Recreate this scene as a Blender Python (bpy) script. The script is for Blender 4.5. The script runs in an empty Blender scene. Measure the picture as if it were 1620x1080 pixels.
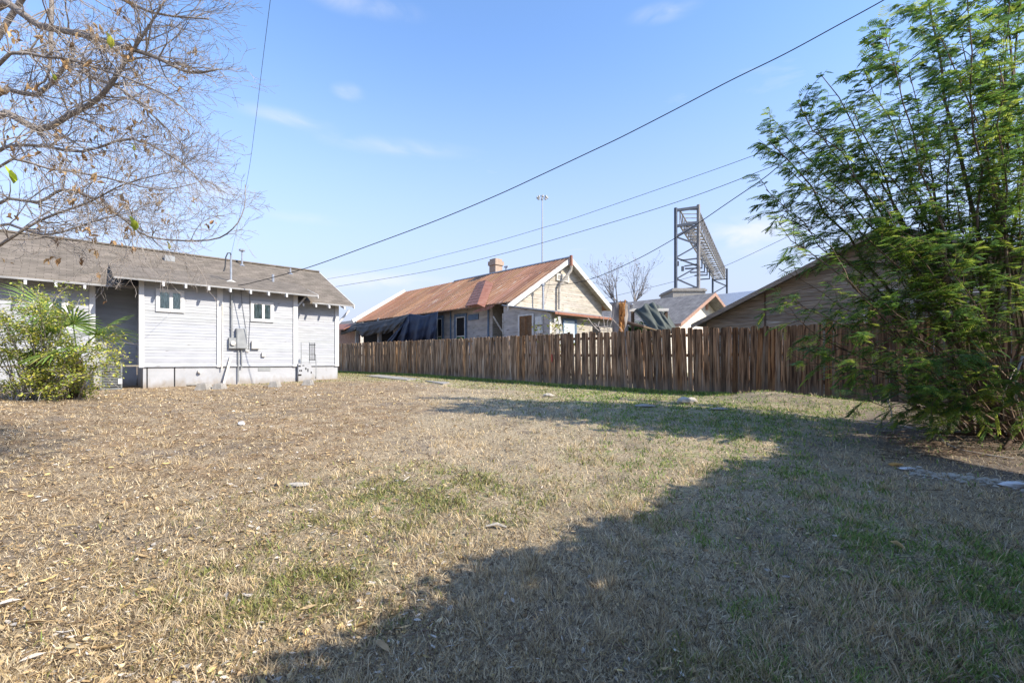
import bpy, math, random
import numpy as np
from mathutils import Vector
rad = math.radians
random.seed(7)
rng = np.random.default_rng(11)
sc = bpy.context.scene
C = sc.collection

# ------------------------------------------------------------ camera, sky, sun, exposure
F, CX, HY, CAMZ = 745.0, 810.0, 572.0, 1.5
cam = bpy.data.cameras.new("camera")
cam.lens = F / 1620 * 36
cam.sensor_width = 36
cam.shift_y = (HY - 540) / 1620
cam.clip_start = 0.05
cam.clip_end = 3000
camo = bpy.data.objects.new("camera", cam)
C.objects.link(camo)
camo.location = (0, 0, CAMZ)
camo.rotation_euler = (rad(90), 0, 0)
sc.camera = camo

EL = 38.0
AZ = math.degrees(math.atan2(0.907, -0.42))
SUN = Vector((math.sin(rad(AZ)) * math.cos(rad(EL)), math.cos(rad(AZ)) * math.cos(rad(EL)), math.sin(rad(EL))))
world = bpy.data.worlds.new("World")
sc.world = world
world.use_nodes = True
wt = world.node_tree
wt.nodes.clear()
def wn(t, **k):
    n = wt.nodes.new(t)
    for a, b in k.items(): setattr(n, a, b)
    return n
out = wn('ShaderNodeOutputWorld')
bg = wn('ShaderNodeBackground'); bg.inputs[1].default_value = 0.15
sky = wn('ShaderNodeTexSky', sky_type='NISHITA', sun_disc=False, sun_elevation=rad(EL), sun_rotation=rad(AZ),
         altitude=200, air_density=1.0, dust_density=0.4, ozone_density=1.6)
tc = wn('ShaderNodeTexCoord')
sep = wn('ShaderNodeSeparateXYZ'); wt.links.new(tc.outputs['Generated'], sep.inputs[0])
# thin clouds: noise on the direction flattened onto a high layer
addz = wn('ShaderNodeMath', operation='ADD'); addz.inputs[1].default_value = 0.12
wt.links.new(sep.outputs[2], addz.inputs[0])
dv = wn('ShaderNodeVectorMath', operation='DIVIDE'); comb = wn('ShaderNodeCombineXYZ')
for i in range(3): wt.links.new(addz.outputs[0], comb.inputs[i])
wt.links.new(tc.outputs['Generated'], dv.inputs[0]); wt.links.new(comb.outputs[0], dv.inputs[1])
mp = wn('ShaderNodeMapping'); mp.inputs['Scale'].default_value = (1.3, 3.2, 1.0); mp.inputs['Location'].default_value = (3.3, 1.4, 0)
wt.links.new(dv.outputs[0], mp.inputs[0])
nz = wn('ShaderNodeTexNoise'); nz.inputs['Scale'].default_value = 1.3; nz.inputs['Detail'].default_value = 9
nz.inputs['Roughness'].default_value = 0.58; nz.inputs['Distortion'].default_value = 0.5
wt.links.new(mp.outputs[0], nz.inputs['Vector'])
cr = wn('ShaderNodeMapRange'); cr.inputs[1].default_value = 0.64; cr.inputs[2].default_value = 0.90; cr.inputs[4].default_value = 0.4
wt.links.new(nz.outputs[0], cr.inputs[0])
acc = None
for px, py, w_, h_, a_ in ((1185, 372, .085, .034, .75), (575, 8, .08, .014, .5), (551, 146, .024, .012, .42), (1050, 20, .05, .011, .35), (590, 446, .17, .020, .6), (450, 186, .07, .012, .35), (620, 232, .13, .014, .35), (340, 300, .05, .014, .4), (480, 345, .08, .010, .25)):
    d = Vector(((px - CX) / F, 1, (HY - py) / F)).normalized()
    sb_ = wn('ShaderNodeVectorMath', operation='SUBTRACT'); wt.links.new(tc.outputs['Generated'], sb_.inputs[0]); sb_.inputs[1].default_value = d
    ml = wn('ShaderNodeVectorMath', operation='MULTIPLY'); wt.links.new(sb_.outputs[0], ml.inputs[0]); ml.inputs[1].default_value = (1 / w_, 1 / w_, 1 / h_)
    ln = wn('ShaderNodeVectorMath', operation='LENGTH'); wt.links.new(ml.outputs[0], ln.inputs[0])
    rg_ = wn('ShaderNodeMapRange', interpolation_type='SMOOTHSTEP'); rg_.inputs[1].default_value = 1.5; rg_.inputs[2].default_value = 0.0; rg_.inputs[4].default_value = a_
    wt.links.new(ln.outputs['Value'], rg_.inputs[0])
    if acc is None: acc = rg_.outputs[0]
    else:
        ad_ = wn('ShaderNodeMath', operation='ADD'); wt.links.new(acc, ad_.inputs[0]); wt.links.new(rg_.outputs[0], ad_.inputs[1]); acc = ad_.outputs[0]
n2_ = wn('ShaderNodeTexNoise'); n2_.inputs['Scale'].default_value = 9; n2_.inputs['Detail'].default_value = 8; n2_.inputs['Distortion'].default_value = .8
m2_ = wn('ShaderNodeMapping'); m2_.inputs['Scale'].default_value = (1, 1, 2.6); wt.links.new(tc.outputs['Generated'], m2_.inputs[0]); wt.links.new(m2_.outputs[0], n2_.inputs['Vector'])
r2_ = wn('ShaderNodeMapRange'); r2_.inputs[1].default_value = .34; r2_.inputs[2].default_value = .64; wt.links.new(n2_.outputs[0], r2_.inputs[0])
mu_ = wn('ShaderNodeMath', operation='MULTIPLY', use_clamp=True); wt.links.new(acc, mu_.inputs[0]); wt.links.new(r2_.outputs[0], mu_.inputs[1])
mixc = wn('ShaderNodeMix', data_type='RGBA'); mixc.inputs[7].default_value = (2.7, 2.75, 2.95, 1)
mxm = wn('ShaderNodeMath', operation='ADD', use_clamp=True); wt.links.new(mu_.outputs[0], mxm.inputs[0]); wt.links.new(cr.outputs[0], mxm.inputs[1]); wt.links.new(mxm.outputs[0], mixc.inputs[0]); 
hz = wn('ShaderNodeMapRange', interpolation_type='SMOOTHSTEP'); hz.inputs[1].default_value = -0.02; hz.inputs[2].default_value = 0.60; hz.inputs[3].default_value = 1.0; hz.inputs[4].default_value = 0.0
wt.links.new(sep.outputs[2], hz.inputs[0])
hs = wn('ShaderNodeHueSaturation'); hs.inputs['Saturation'].default_value = 1.12; hs.inputs['Hue'].default_value = 0.504; wt.links.new(sky.outputs[0], hs.inputs['Color'])
mixh = wn('ShaderNodeMix', data_type='RGBA'); mixh.inputs[7].default_value = (1.72, 1.84, 2.40, 1)
wt.links.new(hz.outputs[0], mixh.inputs[0]); wt.links.new(hs.outputs[0], mixh.inputs[6]); wt.links.new(mixh.outputs[2], mixc.inputs[6])
wt.links.new(mixc.outputs[2], bg.inputs[0]); wt.links.new(bg.outputs[0], out.inputs[0])

sl = bpy.data.lights.new("sun", 'SUN'); sl.energy = 3.15; sl.angle = rad(0.5); sl.color = (1.0, 0.91, 0.77)
so = bpy.data.objects.new("sun", sl); C.objects.link(so)
so.location = (20, -10, 30)
so.rotation_euler = SUN.to_track_quat('Z', 'Y').to_euler()
sc.view_settings.view_transform = 'Standard'; sc.view_settings.look = 'None'
sc.view_settings.exposure = 1.30; sc.view_settings.gamma = 1
sc.cycles.max_bounces = 6; sc.cycles.transparent_max_bounces = 12
sc.cycles.use_denoising = True

# ------------------------------------------------------------ frames: world, and the street grid (x along B, y along A)
CB, SB = 0.7278, 0.6858
GA = math.atan2(SB, CB)
def l2w(x, y): return CB * x - SB * y, SB * x + CB * y
def w2l(X, Y): return CB * X + SB * Y, -SB * X + CB * Y
def hit(px, py, x=None, y=None):
    """where the sight line through a photo pixel meets the wall plane x=... or y=... of the street grid"""
    r = (px - CX) / F
    dx, dy, dz = r * CB + SB, -r * SB + CB, (HY - py) / F
    t = x / dx if x is not None else y / dy
    return (dx * t, dy * t, CAMZ + dz * t)
def at(px, py, Y): return ((px - CX) / F * Y, Y, CAMZ + (HY - py) / F * Y)

def sstep(t):
    t = np.clip(t, 0, 1); return t * t * (3 - 2 * t)
def gh(X, Y):
    X = np.asarray(X, float); Y = np.asarray(Y, float)
    d = np.sqrt(np.maximum(Y, 0) ** 2 + 0.15 * X * X)
    h = 0.62 * sstep((d - 1.0) / 10.0) + 0.024 * np.clip(Y - 13.5, 0, 9)
    x, y = CB * X + SB * Y, -SB * X + CB * Y
    # heap of earth along the fence
    h = h + 0.23 * np.exp(-((x - 11.2) / 0.55) ** 2 - ((y - 3.6) / 1.1) ** 2)
    h = h + 0.10 * np.exp(-((x - 11.5) / 0.6) ** 2 - ((y - 1.6) / 1.6) ** 2)
    fade = np.exp(-(X ** 2 + Y ** 2) / 900.0)
    h = h + fade * (0.018 * np.sin(1.7 * X + 0.6 * Y + 1) * np.sin(1.1 * Y - 0.5 * X) + 0.010 * np.sin(4.1 * X + 2.3) * np.sin(3.7 * Y + X)
                    + 0.005 * np.sin(9.3 * X - 3 * Y) * np.sin(8.1 * Y + 2 * X))
    return h
def g1(X, Y): return float(gh(X, Y))
def gl(x, y): return g1(*l2w(x, y))

# ------------------------------------------------------------ materials
def mat(name, c1, c2=None, scale=4.0, stretch=(1, 1, 1), rough=0.8, bump=0.0, bscale=None, attr=False, metal=0.0,
        c3=None, s3=1.0, t3=0.6, w3=0.1, spec=0.3, lo=0.35, hi=0.65, detail=6, trans=0.0, st3=None, splash=None):
    m = bpy.data.materials.new(name); m.use_nodes = True
    nt = m.node_tree; N = nt.nodes; L = nt.links
    b = N['Principled BSDF']
    b.inputs['Roughness'].default_value = rough; b.inputs['Metallic'].default_value = metal
    b.inputs['Specular IOR Level'].default_value = spec
    tcn = N.new('ShaderNodeTexCoord')
    def noise(s, st, d=detail):
        mpn = N.new('ShaderNodeMapping'); mpn.inputs['Scale'].default_value = st
        L.new(tcn.outputs['Object'], mpn.inputs[0])
        n = N.new('ShaderNodeTexNoise'); n.inputs['Scale'].default_value = s; n.inputs['Detail'].default_value = d
        L.new(mpn.outputs[0], n.inputs['Vector']); return n
    def ramp(n, a, z):
        r = N.new('ShaderNodeMapRange'); r.inputs[1].default_value = a; r.inputs[2].default_value = z
        L.new(n.outputs[0], r.inputs[0]); return r
    col = None
    if c2 is None: c2 = tuple(v * 0.75 for v in c1)
    mx = N.new('ShaderNodeMix'); mx.data_type = 'RGBA'
    mx.inputs[6].default_value = (*c1, 1); mx.inputs[7].default_value = (*c2, 1)
    L.new(ramp(noise(scale, stretch), lo, hi).outputs[0], mx.inputs[0]); col = mx.outputs[2]
    if c3 is not None:
        m3 = N.new('ShaderNodeMix'); m3.data_type = 'RGBA'; m3.inputs[7].default_value = (*c3, 1)
        L.new(ramp(noise(s3, st3 or stretch), t3, t3 + w3).outputs[0], m3.inputs[0]); L.new(col, m3.inputs[6]); col = m3.outputs[2]
    if splash:   # dirt thrown up from the ground, ragged upper edge
        sx = N.new('ShaderNodeSeparateXYZ'); L.new(tcn.outputs['Object'], sx.inputs[0])
        sn = noise(7, (1, 1, .4)); sa = N.new('ShaderNodeMath'); sa.operation = 'MULTIPLY_ADD'; L.new(sn.outputs[0], sa.inputs[0]); sa.inputs[1].default_value = .45; L.new(sx.outputs[2], sa.inputs[2])
        sr = N.new('ShaderNodeMapRange'); sr.inputs[1].default_value = splash[0] + .22; sr.inputs[2].default_value = splash[1] + .22; sr.inputs[3].default_value = .8; sr.inputs[4].default_value = 0
        L.new(sa.outputs[0], sr.inputs[0]); m4 = N.new('ShaderNodeMix'); m4.data_type = 'RGBA'; m4.inputs[7].default_value = (*splash[2], 1)
        L.new(sr.outputs[0], m4.inputs[0]); L.new(col, m4.inputs[6]); col = m4.outputs[2]
    if attr:
        a = N.new('ShaderNodeAttribute'); a.attribute_name = 'col'
        mm = N.new('ShaderNodeMix'); mm.data_type = 'RGBA'; mm.blend_type = 'MULTIPLY'; mm.inputs[0].default_value = 1
        L.new(a.outputs['Color'], mm.inputs[6]); L.new(col, mm.inputs[7]); col = mm.outputs[2]
    L.new(col, b.inputs['Base Color'])
    if bump:
        bn = N.new('ShaderNodeBump'); bn.inputs['Strength'].default_value = bump; bn.inputs['Distance'].default_value = 0.02
        L.new(noise(bscale or scale * 4, stretch).outputs[0], bn.inputs['Height']); L.new(bn.outputs[0], b.inputs['Normal'])
    if trans:
        tr = N.new('ShaderNodeBsdfTranslucent'); L.new(col, tr.inputs[0])
        ms = N.new('ShaderNodeMixShader'); ms.inputs[0].default_value = trans
        L.new(b.outputs[0], ms.inputs[1]); L.new(tr.outputs[0], ms.inputs[2])
        L.new(ms.outputs[0], N['Material Output'].inputs[0])
    return m

M = {}
M['siding'] = mat('gray_siding_paint', (0.41, 0.43, 0.465), (0.35, 0.368, 0.40), 2.0, (1, 1, 5), 0.6, 0.15, attr=True, c3=(0.22, 0.215, 0.21), s3=6, st3=(.6, .6, 3), t3=0.66, w3=.06)
M['white'] = mat('white_trim_paint', (0.60, 0.60, 0.60), (0.53, 0.535, 0.54), 3, rough=0.55, bump=0.1)
M['found'] = mat('painted_skirting', (0.42, 0.43, 0.455), (0.36, 0.37, 0.39), 1.6, splash=(.0, .30, (.26, .215, .165)), rough=0.8, bump=0.4, c3=(0.29, 0.285, 0.28), s3=3, t3=0.64)
M['shingle'] = None
M['metalgrey'] = mat('grey_painted_metal', (0.29, 0.305, 0.31), (0.23, 0.24, 0.25), 5, rough=0.45, spec=0.5)
M['galv'] = mat('galvanised_metal', (0.45, 0.47, 0.50), (0.33, 0.35, 0.38), 9, rough=0.4, metal=0.5)
M['darkmetal'] = mat('dark_metal', (0.06, 0.065, 0.07), (0.04, 0.04, 0.045), 6, rough=0.5)
M['black'] = mat('black_cable', (0.015, 0.015, 0.016), None, 8, rough=0.6)
M['wirefar'] = mat('grey_cable', (0.10, 0.11, 0.13), None, 8, rough=0.6)
M['dark'] = mat('dark_interior', (0.012, 0.012, 0.013), (0.02, 0.017, 0.015), 3, rough=0.9)
M['concrete'] = mat('concrete', (0.36, 0.34, 0.31), (0.26, 0.245, 0.22), 7, rough=0.95, bump=0.6, bscale=40)
M['limestone'] = mat('pale_rock', (0.50, 0.46, 0.39), (0.34, 0.31, 0.26), 6, rough=0.95, bump=0.8, bscale=25)
M['rust'] = mat('rusted_roof_metal', (0.25, 0.118, 0.06), (0.33, 0.175, 0.095), 1.4, (0.5, 4, 0.5), 0.65, 0.1,
                c3=(0.42, 0.34, 0.28), s3=2.2, st3=(0.5, 11, 0.5), t3=0.62, w3=0.04, attr=True)
M['redmetal'] = mat('red_brown_metal', (0.25, 0.10, 0.06), (0.31, 0.15, 0.10), 4, rough=0.6)
M['oldpaint'] = mat('peeling_cream_paint', (0.47, 0.435, 0.375), (0.37, 0.34, 0.29), 2.2, (1, 1, 3), 0.85, 0.3, attr=True, c3=(0.20, 0.165, 0.12), s3=3.2, st3=(0.8, 0.8, 7), t3=0.59, w3=0.08)
M['oldgrey'] = mat('peeling_shade_grey_paint', (0.50, 0.455, 0.41), (0.38, 0.345, 0.31), 2.2, (1, 1, 3), 0.85, 0.3, attr=True, c3=(0.22, 0.19, 0.165), s3=3.2, st3=(0.8, 0.8, 7), t3=0.59, w3=0.08)  # worn cream paint greyed for the red-roofed house's shaded sides; also far walls
M['eave'] = mat('grey_drip_edge', (0.33, 0.33, 0.33), (0.24, 0.24, 0.24), 3, rough=0.7)
M['oldwhite'] = mat('worn_white_paint', (0.70, 0.68, 0.63), (0.52, 0.49, 0.44), 5, (1, 1, 1), 0.8, 0.2)
M['barnwood'] = mat('weathered_bare_board', (0.30, 0.245, 0.19), (0.17, 0.135, 0.105), 3.0, (0.8, 0.8, 14), 0.9, 0.5, attr=True, c3=(0.42, 0.38, 0.33), s3=2.5, st3=(0.5, 0.5, 9), t3=0.6)
M['darkwood'] = mat('old_brown_wood', (0.13, 0.085, 0.055), (0.08, 0.05, 0.035), 4, (1, 1, 1), 0.85, 0.3)
M['tanwood'] = mat('fresh_tan_wood', (0.50, 0.36, 0.20), (0.38, 0.25, 0.13), 4, (1, 1, 1), 0.8, 0.2)
M['fence'] = mat('weathered_fence_wood', (0.42, 0.30, 0.205), (0.095, 0.058, 0.036), 2.6, (9, 9, 0.6), 0.9, 0.5, lo=.41, hi=.60, splash=(-.12, .22, (.30, .26, .22)), attr=True, c3=(0.40, 0.35, 0.30), s3=1.6, st3=(8, 8, 0.5), t3=0.56, w3=0.12, bscale=9)
M['bluetrim'] = mat('blue_grey_trim', (0.13, 0.19, 0.27), None, 5, rough=0.7)
M['shutter'] = mat('brown_shutter', (0.24, 0.125, 0.05), (0.16, 0.08, 0.035), 6, rough=0.7)
M['redtrim'] = mat('red_brown_trim', (0.40, 0.25, 0.19), None, 5, rough=0.7)
M['whitewall'] = mat('white_wall_paint', (0.72, 0.69, 0.62), None, 2, rough=0.8, attr=True)  # off-white paint, the same on gable and side wall
M['tarp'] = mat('black_shade_tarp', (0.085, 0.083, 0.082), (0.05, 0.049, 0.049), 3, rough=0.75, bump=0.3, bscale=15)
M['navy'] = mat('navy_tarp', (0.022, 0.032, 0.062), (0.014, 0.02, 0.04), 3, rough=0.6, bump=0.3, bscale=15)
M['brick'] = mat('pale_brick', (0.45, 0.36, 0.29), (0.34, 0.25, 0.19), 18, rough=0.95, bump=0.5)
M['bark'] = mat('grey_bark', (0.33, 0.295, 0.265), (0.18, 0.155, 0.135), 14, rough=0.95, bump=0.5)
M['twig'] = mat('pale_twig', (0.44, 0.39, 0.345), (0.25, 0.21, 0.175), 5, rough=0.9)
M['stembrown'] = mat('brown_stem', (0.20, 0.135, 0.09), (0.09, 0.06, 0.04), 6, rough=0.85, bump=0.3)
M['palesti'] = mat('bleached_stick', (0.45, 0.40, 0.36), (0.32, 0.28, 0.25), 8, rough=0.9)
M['stumpbark'] = mat('stump_bark', (0.36, 0.32, 0.29), (0.20, 0.17, 0.15), 5, (1, 1, .4), 0.95, 0.8, bscale=12)
M['stumpwood'] = mat('split_orange_wood', (0.50, 0.26, 0.09), (0.26, 0.11, 0.04), 9, (1, 1, .2), 0.9, 0.8, bscale=20)
M['frond'] = mat('feathery_green_leaf', (1, 1, 1), (0.72, 0.78, 0.7), 3, rough=0.5, attr=True, trans=0.58, spec=0.3)
M['leaf'] = mat('small_leaf', (1, 1, 1), (0.8, 0.8, 0.8), 3, rough=0.55, attr=True, trans=0.3)
M['dry'] = mat('dry_plant_matter', (1, 1, 1), (0.75, 0.75, 0.75), 20, rough=0.85, attr=True, trans=0.15, spec=0.15)
M['grassm'] = mat('grass_blade', (1, 1, 1), (0.8, 0.8, 0.8), 8, rough=0.65, attr=True, trans=0.25, spec=0.2)
M['acgrey'] = mat('condenser_grey', (0.22, 0.235, 0.23), (0.17, 0.18, 0.18), 5, rough=0.55)
M['steel'] = mat('blue_grey_steel', (0.085, 0.10, 0.13), (0.06, 0.075, 0.10), 3, rough=0.5, metal=0.2)
M['steelpale'] = mat('pale_steel', (0.30, 0.29, 0.28), (0.17, 0.16, 0.15), 3, rough=0.5, metal=0.2)
M['curtain'] = mat('pale_curtain', (0.62, 0.66, 0.62), (0.22, 0.27, 0.24), 9, (4, 4, 0.6), 0.9)
M['plastic'] = mat('white_litter', (0.75, 0.76, 0.78), None, 9, rough=0.5)
M['orange'] = mat('faded_orange_litter', (0.55, 0.30, 0.09), None, 12, rough=0.6)
M['redtape'] = mat('red_ribbon', (0.55, 0.06, 0.05), None, 12, rough=0.6)
M['greenpane'] = mat('green_panel', (0.06, 0.17, 0.07), None, 5, rough=0.5)

def glass_mat():
    m = bpy.data.materials.new('window_glass'); m.use_nodes = True
    nt = m.node_tree; N = nt.nodes; L = nt.links
    for n in list(N):
        if n.type != 'OUTPUT_MATERIAL': N.remove(n)
    g = N.new('ShaderNodeBsdfGlossy'); g.inputs['Roughness'].default_value = 0.03; g.inputs[0].default_value = (0.9, 0.95, 0.95, 1)
    t = N.new('ShaderNodeBsdfTransparent'); t.inputs[0].default_value = (0.95, 0.97, 0.95, 1)
    f = N.new('ShaderNodeFresnel'); f.inputs[0].default_value = 1.6
    mx = N.new('ShaderNodeMixShader'); L.new(f.outputs[0], mx.inputs[0]); L.new(t.outputs[0], mx.inputs[1]); L.new(g.outputs[0], mx.inputs[2])
    L.new(mx.outputs[0], N['Material Output'].inputs[0]); return m
M['glass'] = glass_mat()

def shingle_mat(name, c1, c2, mortar):
    m = bpy.data.materials.new(name); m.use_nodes = True
    nt = m.node_tree; N = nt.nodes; L = nt.links; b = N['Principled BSDF']; b.inputs['Roughness'].default_value = 0.95
    b.inputs['Specular IOR Level'].default_value = 0.15
    t = N.new('ShaderNodeTexCoord')
    br = N.new('ShaderNodeTexBrick'); br.inputs['Scale'].default_value = 1.0
    br.inputs['Brick Width'].default_value = 0.32; br.inputs['Row Height'].default_value = 0.13; br.inputs['Mortar Size'].default_value = 0.006
    br.inputs['Color1'].default_value = (*c1, 1); br.inputs['Color2'].default_value = (*c2, 1); br.inputs['Mortar'].default_value = (*mortar, 1)
    L.new(t.outputs['Object'], br.inputs['Vector'])
    n = N.new('ShaderNodeTexNoise'); n.inputs['Scale'].default_value = 2.2; n.inputs['Detail'].default_value = 8; L.new(t.outputs['Object'], n.inputs['Vector'])
    r = N.new('ShaderNodeMapRange'); r.inputs[1].default_value = .3; r.inputs[2].default_value = .7; r.inputs[3].default_value = .78; r.inputs[4].default_value = 1.18
    L.new(n.outputs[0], r.inputs[0])
    mx = N.new('ShaderNodeMix'); mx.data_type = 'RGBA'; mx.blend_type = 'MULTIPLY'; mx.inputs[0].default_value = 1
    L.new(br.outputs[0], mx.inputs[6]); L.new(r.outputs[0], mx.inputs[7]); L.new(mx.outputs[2], b.inputs['Base Color'])
    bu = N.new('ShaderNodeBump'); bu.inputs['Strength'].default_value = .5; bu.inputs['Distance'].default_value = .01
    L.new(br.outputs['Fac'], bu.inputs['Height']); bu.invert = True; L.new(bu.outputs[0], b.inputs['Normal'])
    return m
M['shingle'] = shingle_mat('brown_grey_shingle', (0.205, 0.175, 0.145), (0.15, 0.13, 0.105), (0.10, 0.085, 0.07))
M['shinglegrey'] = shingle_mat('grey_shingle', (0.21, 0.205, 0.20), (0.16, 0.155, 0.155), (0.10, 0.10, 0.10))

# ------------------------------------------------------------ mesh builder
ORG = {}
class MB:
    def __init__(s): s.v = []; s.f = []; s.c = []
    def poly(s, pts, col=(1, 1, 1)):
        k = len(s.v); s.v += [tuple(p) for p in pts]; s.f.append(tuple(range(k, k + len(pts)))); s.c.append(col); return s
    def box(s, a, b, col=(1, 1, 1)):
        x0, y0, z0 = (min(a[i], b[i]) for i in range(3)); x1, y1, z1 = (max(a[i], b[i]) for i in range(3))
        s.hexa([(x0, y0, z0), (x1, y0, z0), (x1, y1, z0), (x0, y1, z0), (x0, y0, z1), (x1, y0, z1), (x1, y1, z1), (x0, y1, z1)], col)
        return s
    def hexa(s, p, col=(1, 1, 1)):
        k = len(s.v); s.v += [tuple(q) for q in p]
        for f in ((0, 3, 2, 1), (4, 5, 6, 7), (0, 1, 5, 4), (1, 2, 6, 5), (2, 3, 7, 6), (3, 0, 4, 7)):
            s.f.append(tuple(k + i for i in f)); s.c.append(col)
        return s
    def beam(s, a, b, w, h=None, up=(0, 0, 1), col=(1, 1, 1)):
        h = h or w; a = Vector(a); b = Vector(b); d = (b - a).normalized(); u = Vector(up)
        if abs(d.dot(u)) > 0.98: u = Vector((1, 0, 0))
        sd = d.cross(u).normalized() * (w / 2); uu = sd.cross(d).normalized() * (h / 2)
        s.hexa([a - sd - uu, a + sd - uu, b + sd - uu, b - sd - uu, a - sd + uu, a + sd + uu, b + sd + uu, b - sd + uu], col); return s
    def tube(s, pts, r, n=6, col=(1, 1, 1), cap=True):
        P = [Vector(p) for p in pts]; m = len(P)
        if not hasattr(r, '__len__'): r = [r] * m
        k = len(s.v); prev = None
        for i in range(m):
            d = (P[min(i + 1, m - 1)] - P[max(i - 1, 0)]).normalized()
            if prev is None:
                u = d.cross(Vector((0, 0, 1)))
                if u.length < 0.05: u = d.cross(Vector((1, 0, 0)))
            else: u = prev - d * prev.dot(d)
            u.normalize(); prev = u; w = d.cross(u)
            for j in range(n):
                a = 2 * math.pi * j / n
                s.v.append(tuple(P[i] + (u * math.cos(a) + w * math.sin(a)) * r[i]))
        for i in range(m - 1):
            for j in range(n):
                a = k + i * n + j; b = k + i * n + (j + 1) % n
                s.f.append((a, b, b + n, a + n)); s.c.append(col)
        if cap:
            s.f.append(tuple(k + j for j in range(n))[::-1]); s.c.append(col)
            s.f.append(tuple(k + (m - 1) * n + j for j in range(n))); s.c.append(col)
        return s
    def grid(s, rows, col=(1, 1, 1)):
        k = len(s.v); n = len(rows[0])
        for r in rows: s.v += [tuple(p) for p in r]
        for i in range(len(rows) - 1):
            for j in range(n - 1):
                a = k + i * n + j; s.f.append((a, a + 1, a + n + 1, a + n)); s.c.append(col)
        return s
    def rock(s, c, r, seed=0, sq=(1, 1, .6), col=(1, 1, 1)):
        R = random.Random(seed); nu, nv = 9, 6; rows = []
        jit = [[R.uniform(.8, 1.15) for _ in range(nu)] for _ in range(nv + 1)]
        for i in range(nv + 1):
            th = math.pi * i / nv; row = []
            for j in range(nu + 1):
                ph = 2 * math.pi * j / nu; q = jit[i][j % nu] if 0 < i < nv else 1
                row.append((c[0] + r * sq[0] * q * math.sin(th) * math.cos(ph), c[1] + r * sq[1] * q * math.sin(th) * math.sin(ph), c[2] + r * sq[2] * q * math.cos(th)))
            rows.append(row)
        return s.grid(rows, col)
    def build(s, name, m, parent=None, origin=None, local=False, smooth=False):
        return mesh_np(name, np.array(s.v, float).reshape(-1, 3), s.f, np.array(s.c, float).reshape(-1, 3), m, parent, origin, local, smooth)

def mesh_np(name, V, Fc, cols, m, parent=None, origin=None, local=False, smooth=False):
    if parent is not None: o0 = ORG[parent.name]
    else: o0 = (*(origin or (0, 0, 0)), local)
    V = V - np.array(o0[:3])
    me = bpy.data.meshes.new(name)
    if isinstance(Fc, np.ndarray):
        nf, k = Fc.shape
        me.vertices.add(len(V)); me.vertices.foreach_set('co', V.astype(np.float32).ravel())
        me.loops.add(nf * k); me.loops.foreach_set('vertex_index', Fc.astype(np.int32).ravel())
        me.polygons.add(nf); me.polygons.foreach_set('loop_start', np.arange(0, nf * k, k, dtype=np.int32))
        me.update(calc_edges=True); lt = np.full(nf, k)
    else:
        me.from_pydata(V.tolist(), [], Fc); me.update(); lt = np.array([len(f) for f in Fc])
    if cols is not None:
        at_ = me.color_attributes.new('col', 'FLOAT_COLOR', 'CORNER')
        cc = np.repeat(np.concatenate([cols, np.ones((len(cols), 1))], 1), lt, axis=0)
        at_.data.foreach_set('color', cc.astype(np.float32).ravel())
    if smooth: me.polygons.foreach_set('use_smooth', np.ones(len(me.polygons), dtype=bool))
    me.materials.append(m)
    o = bpy.data.objects.new(name, me); C.objects.link(o)
    if parent is not None: o.parent = parent
    else: place(o, o0)
    ORG[o.name] = o0
    return o
def place(o, o0):
    if o0[3]:
        X, Y = l2w(o0[0], o0[1]); o.location = (X, Y, o0[2]); o.rotation_euler = (0, 0, GA)
    else: o.location = o0[:3]
def thing(name, label, cat, origin, local=False, group=None):
    o = bpy.data.objects.new(name, None); o.empty_display_size = .2; C.objects.link(o)
    o0 = (*origin, local); place(o, o0); ORG[o.name] = o0
    return tag(o, label, cat, group)
def tag(o, label=None, cat=None, group=None, kind=None):
    if label: o['label'] = label
    if cat: o['category'] = cat
    if group: o['group'] = group
    if kind: o['kind'] = kind
    return o
def B(a, b, name, m, parent): return MB().box(a, b).build(name, M[m], parent)

def clipspan(poly, z):
    xs = []
    for i in range(len(poly)):
        (u0, z0), (u1, z1) = poly[i], poly[(i + 1) % len(poly)]
        if (z0 - z) * (z1 - z) <= 0 and z0 != z1: xs.append(u0 + (u1 - u0) * (z - z0) / (z1 - z0))
    return (min(xs), max(xs)) if len(xs) >= 2 else None
def siding(mb, poly, P, h=0.1, proud=0.011, seg=None, var=0.06, holes=(), sag=0.0, seed=1):
    """lap boards filling a convex outline; P(u, z, off) maps to 3D"""
    R = random.Random(seed)
    z0 = min(p[1] for p in poly); z1 = max(p[1] for p in poly); z = z0 + 1e-4
    while z < z1 - 0.01:
        zt = min(z + h, z1 - 1e-4); a = clipspan(poly, z); b = clipspan(poly, zt)
        if a and b:
            cuts = [0.0]
            if seg:
                q = R.uniform(.1, 1) * seg
                L = a[1] - a[0]
                while q < L: cuts.append(q / L); q += seg * R.uniform(.6, 1.4)
            cuts.append(1.0)
            for i in range(len(cuts) - 1):
                k = 1 + R.uniform(-var, var); col = (k, k * R.uniform(.98, 1.0), k * R.uniform(.95, 1.0))
                s0, s1 = cuts[i], cuts[i + 1]; pr = proud * R.uniform(.7, 1.3); dz = R.uniform(-sag, sag)
                ua, ub = a[0] + (a[1] - a[0]) * s0, a[0] + (a[1] - a[0]) * s1
                va, vb = b[0] + (b[1] - b[0]) * s0, b[0] + (b[1] - b[0]) * s1
                mb.poly([P(ua, z + dz, pr), P(ub, z - dz, pr), P(vb, zt, 0.002), P(va, zt, 0.002)], col)
                mb.poly([P(ua, z + dz, -.01), P(ub, z - dz, -.01), P(ub, z - dz, pr), P(ua, z + dz, pr)], col)
        z += h
    return mb

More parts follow.
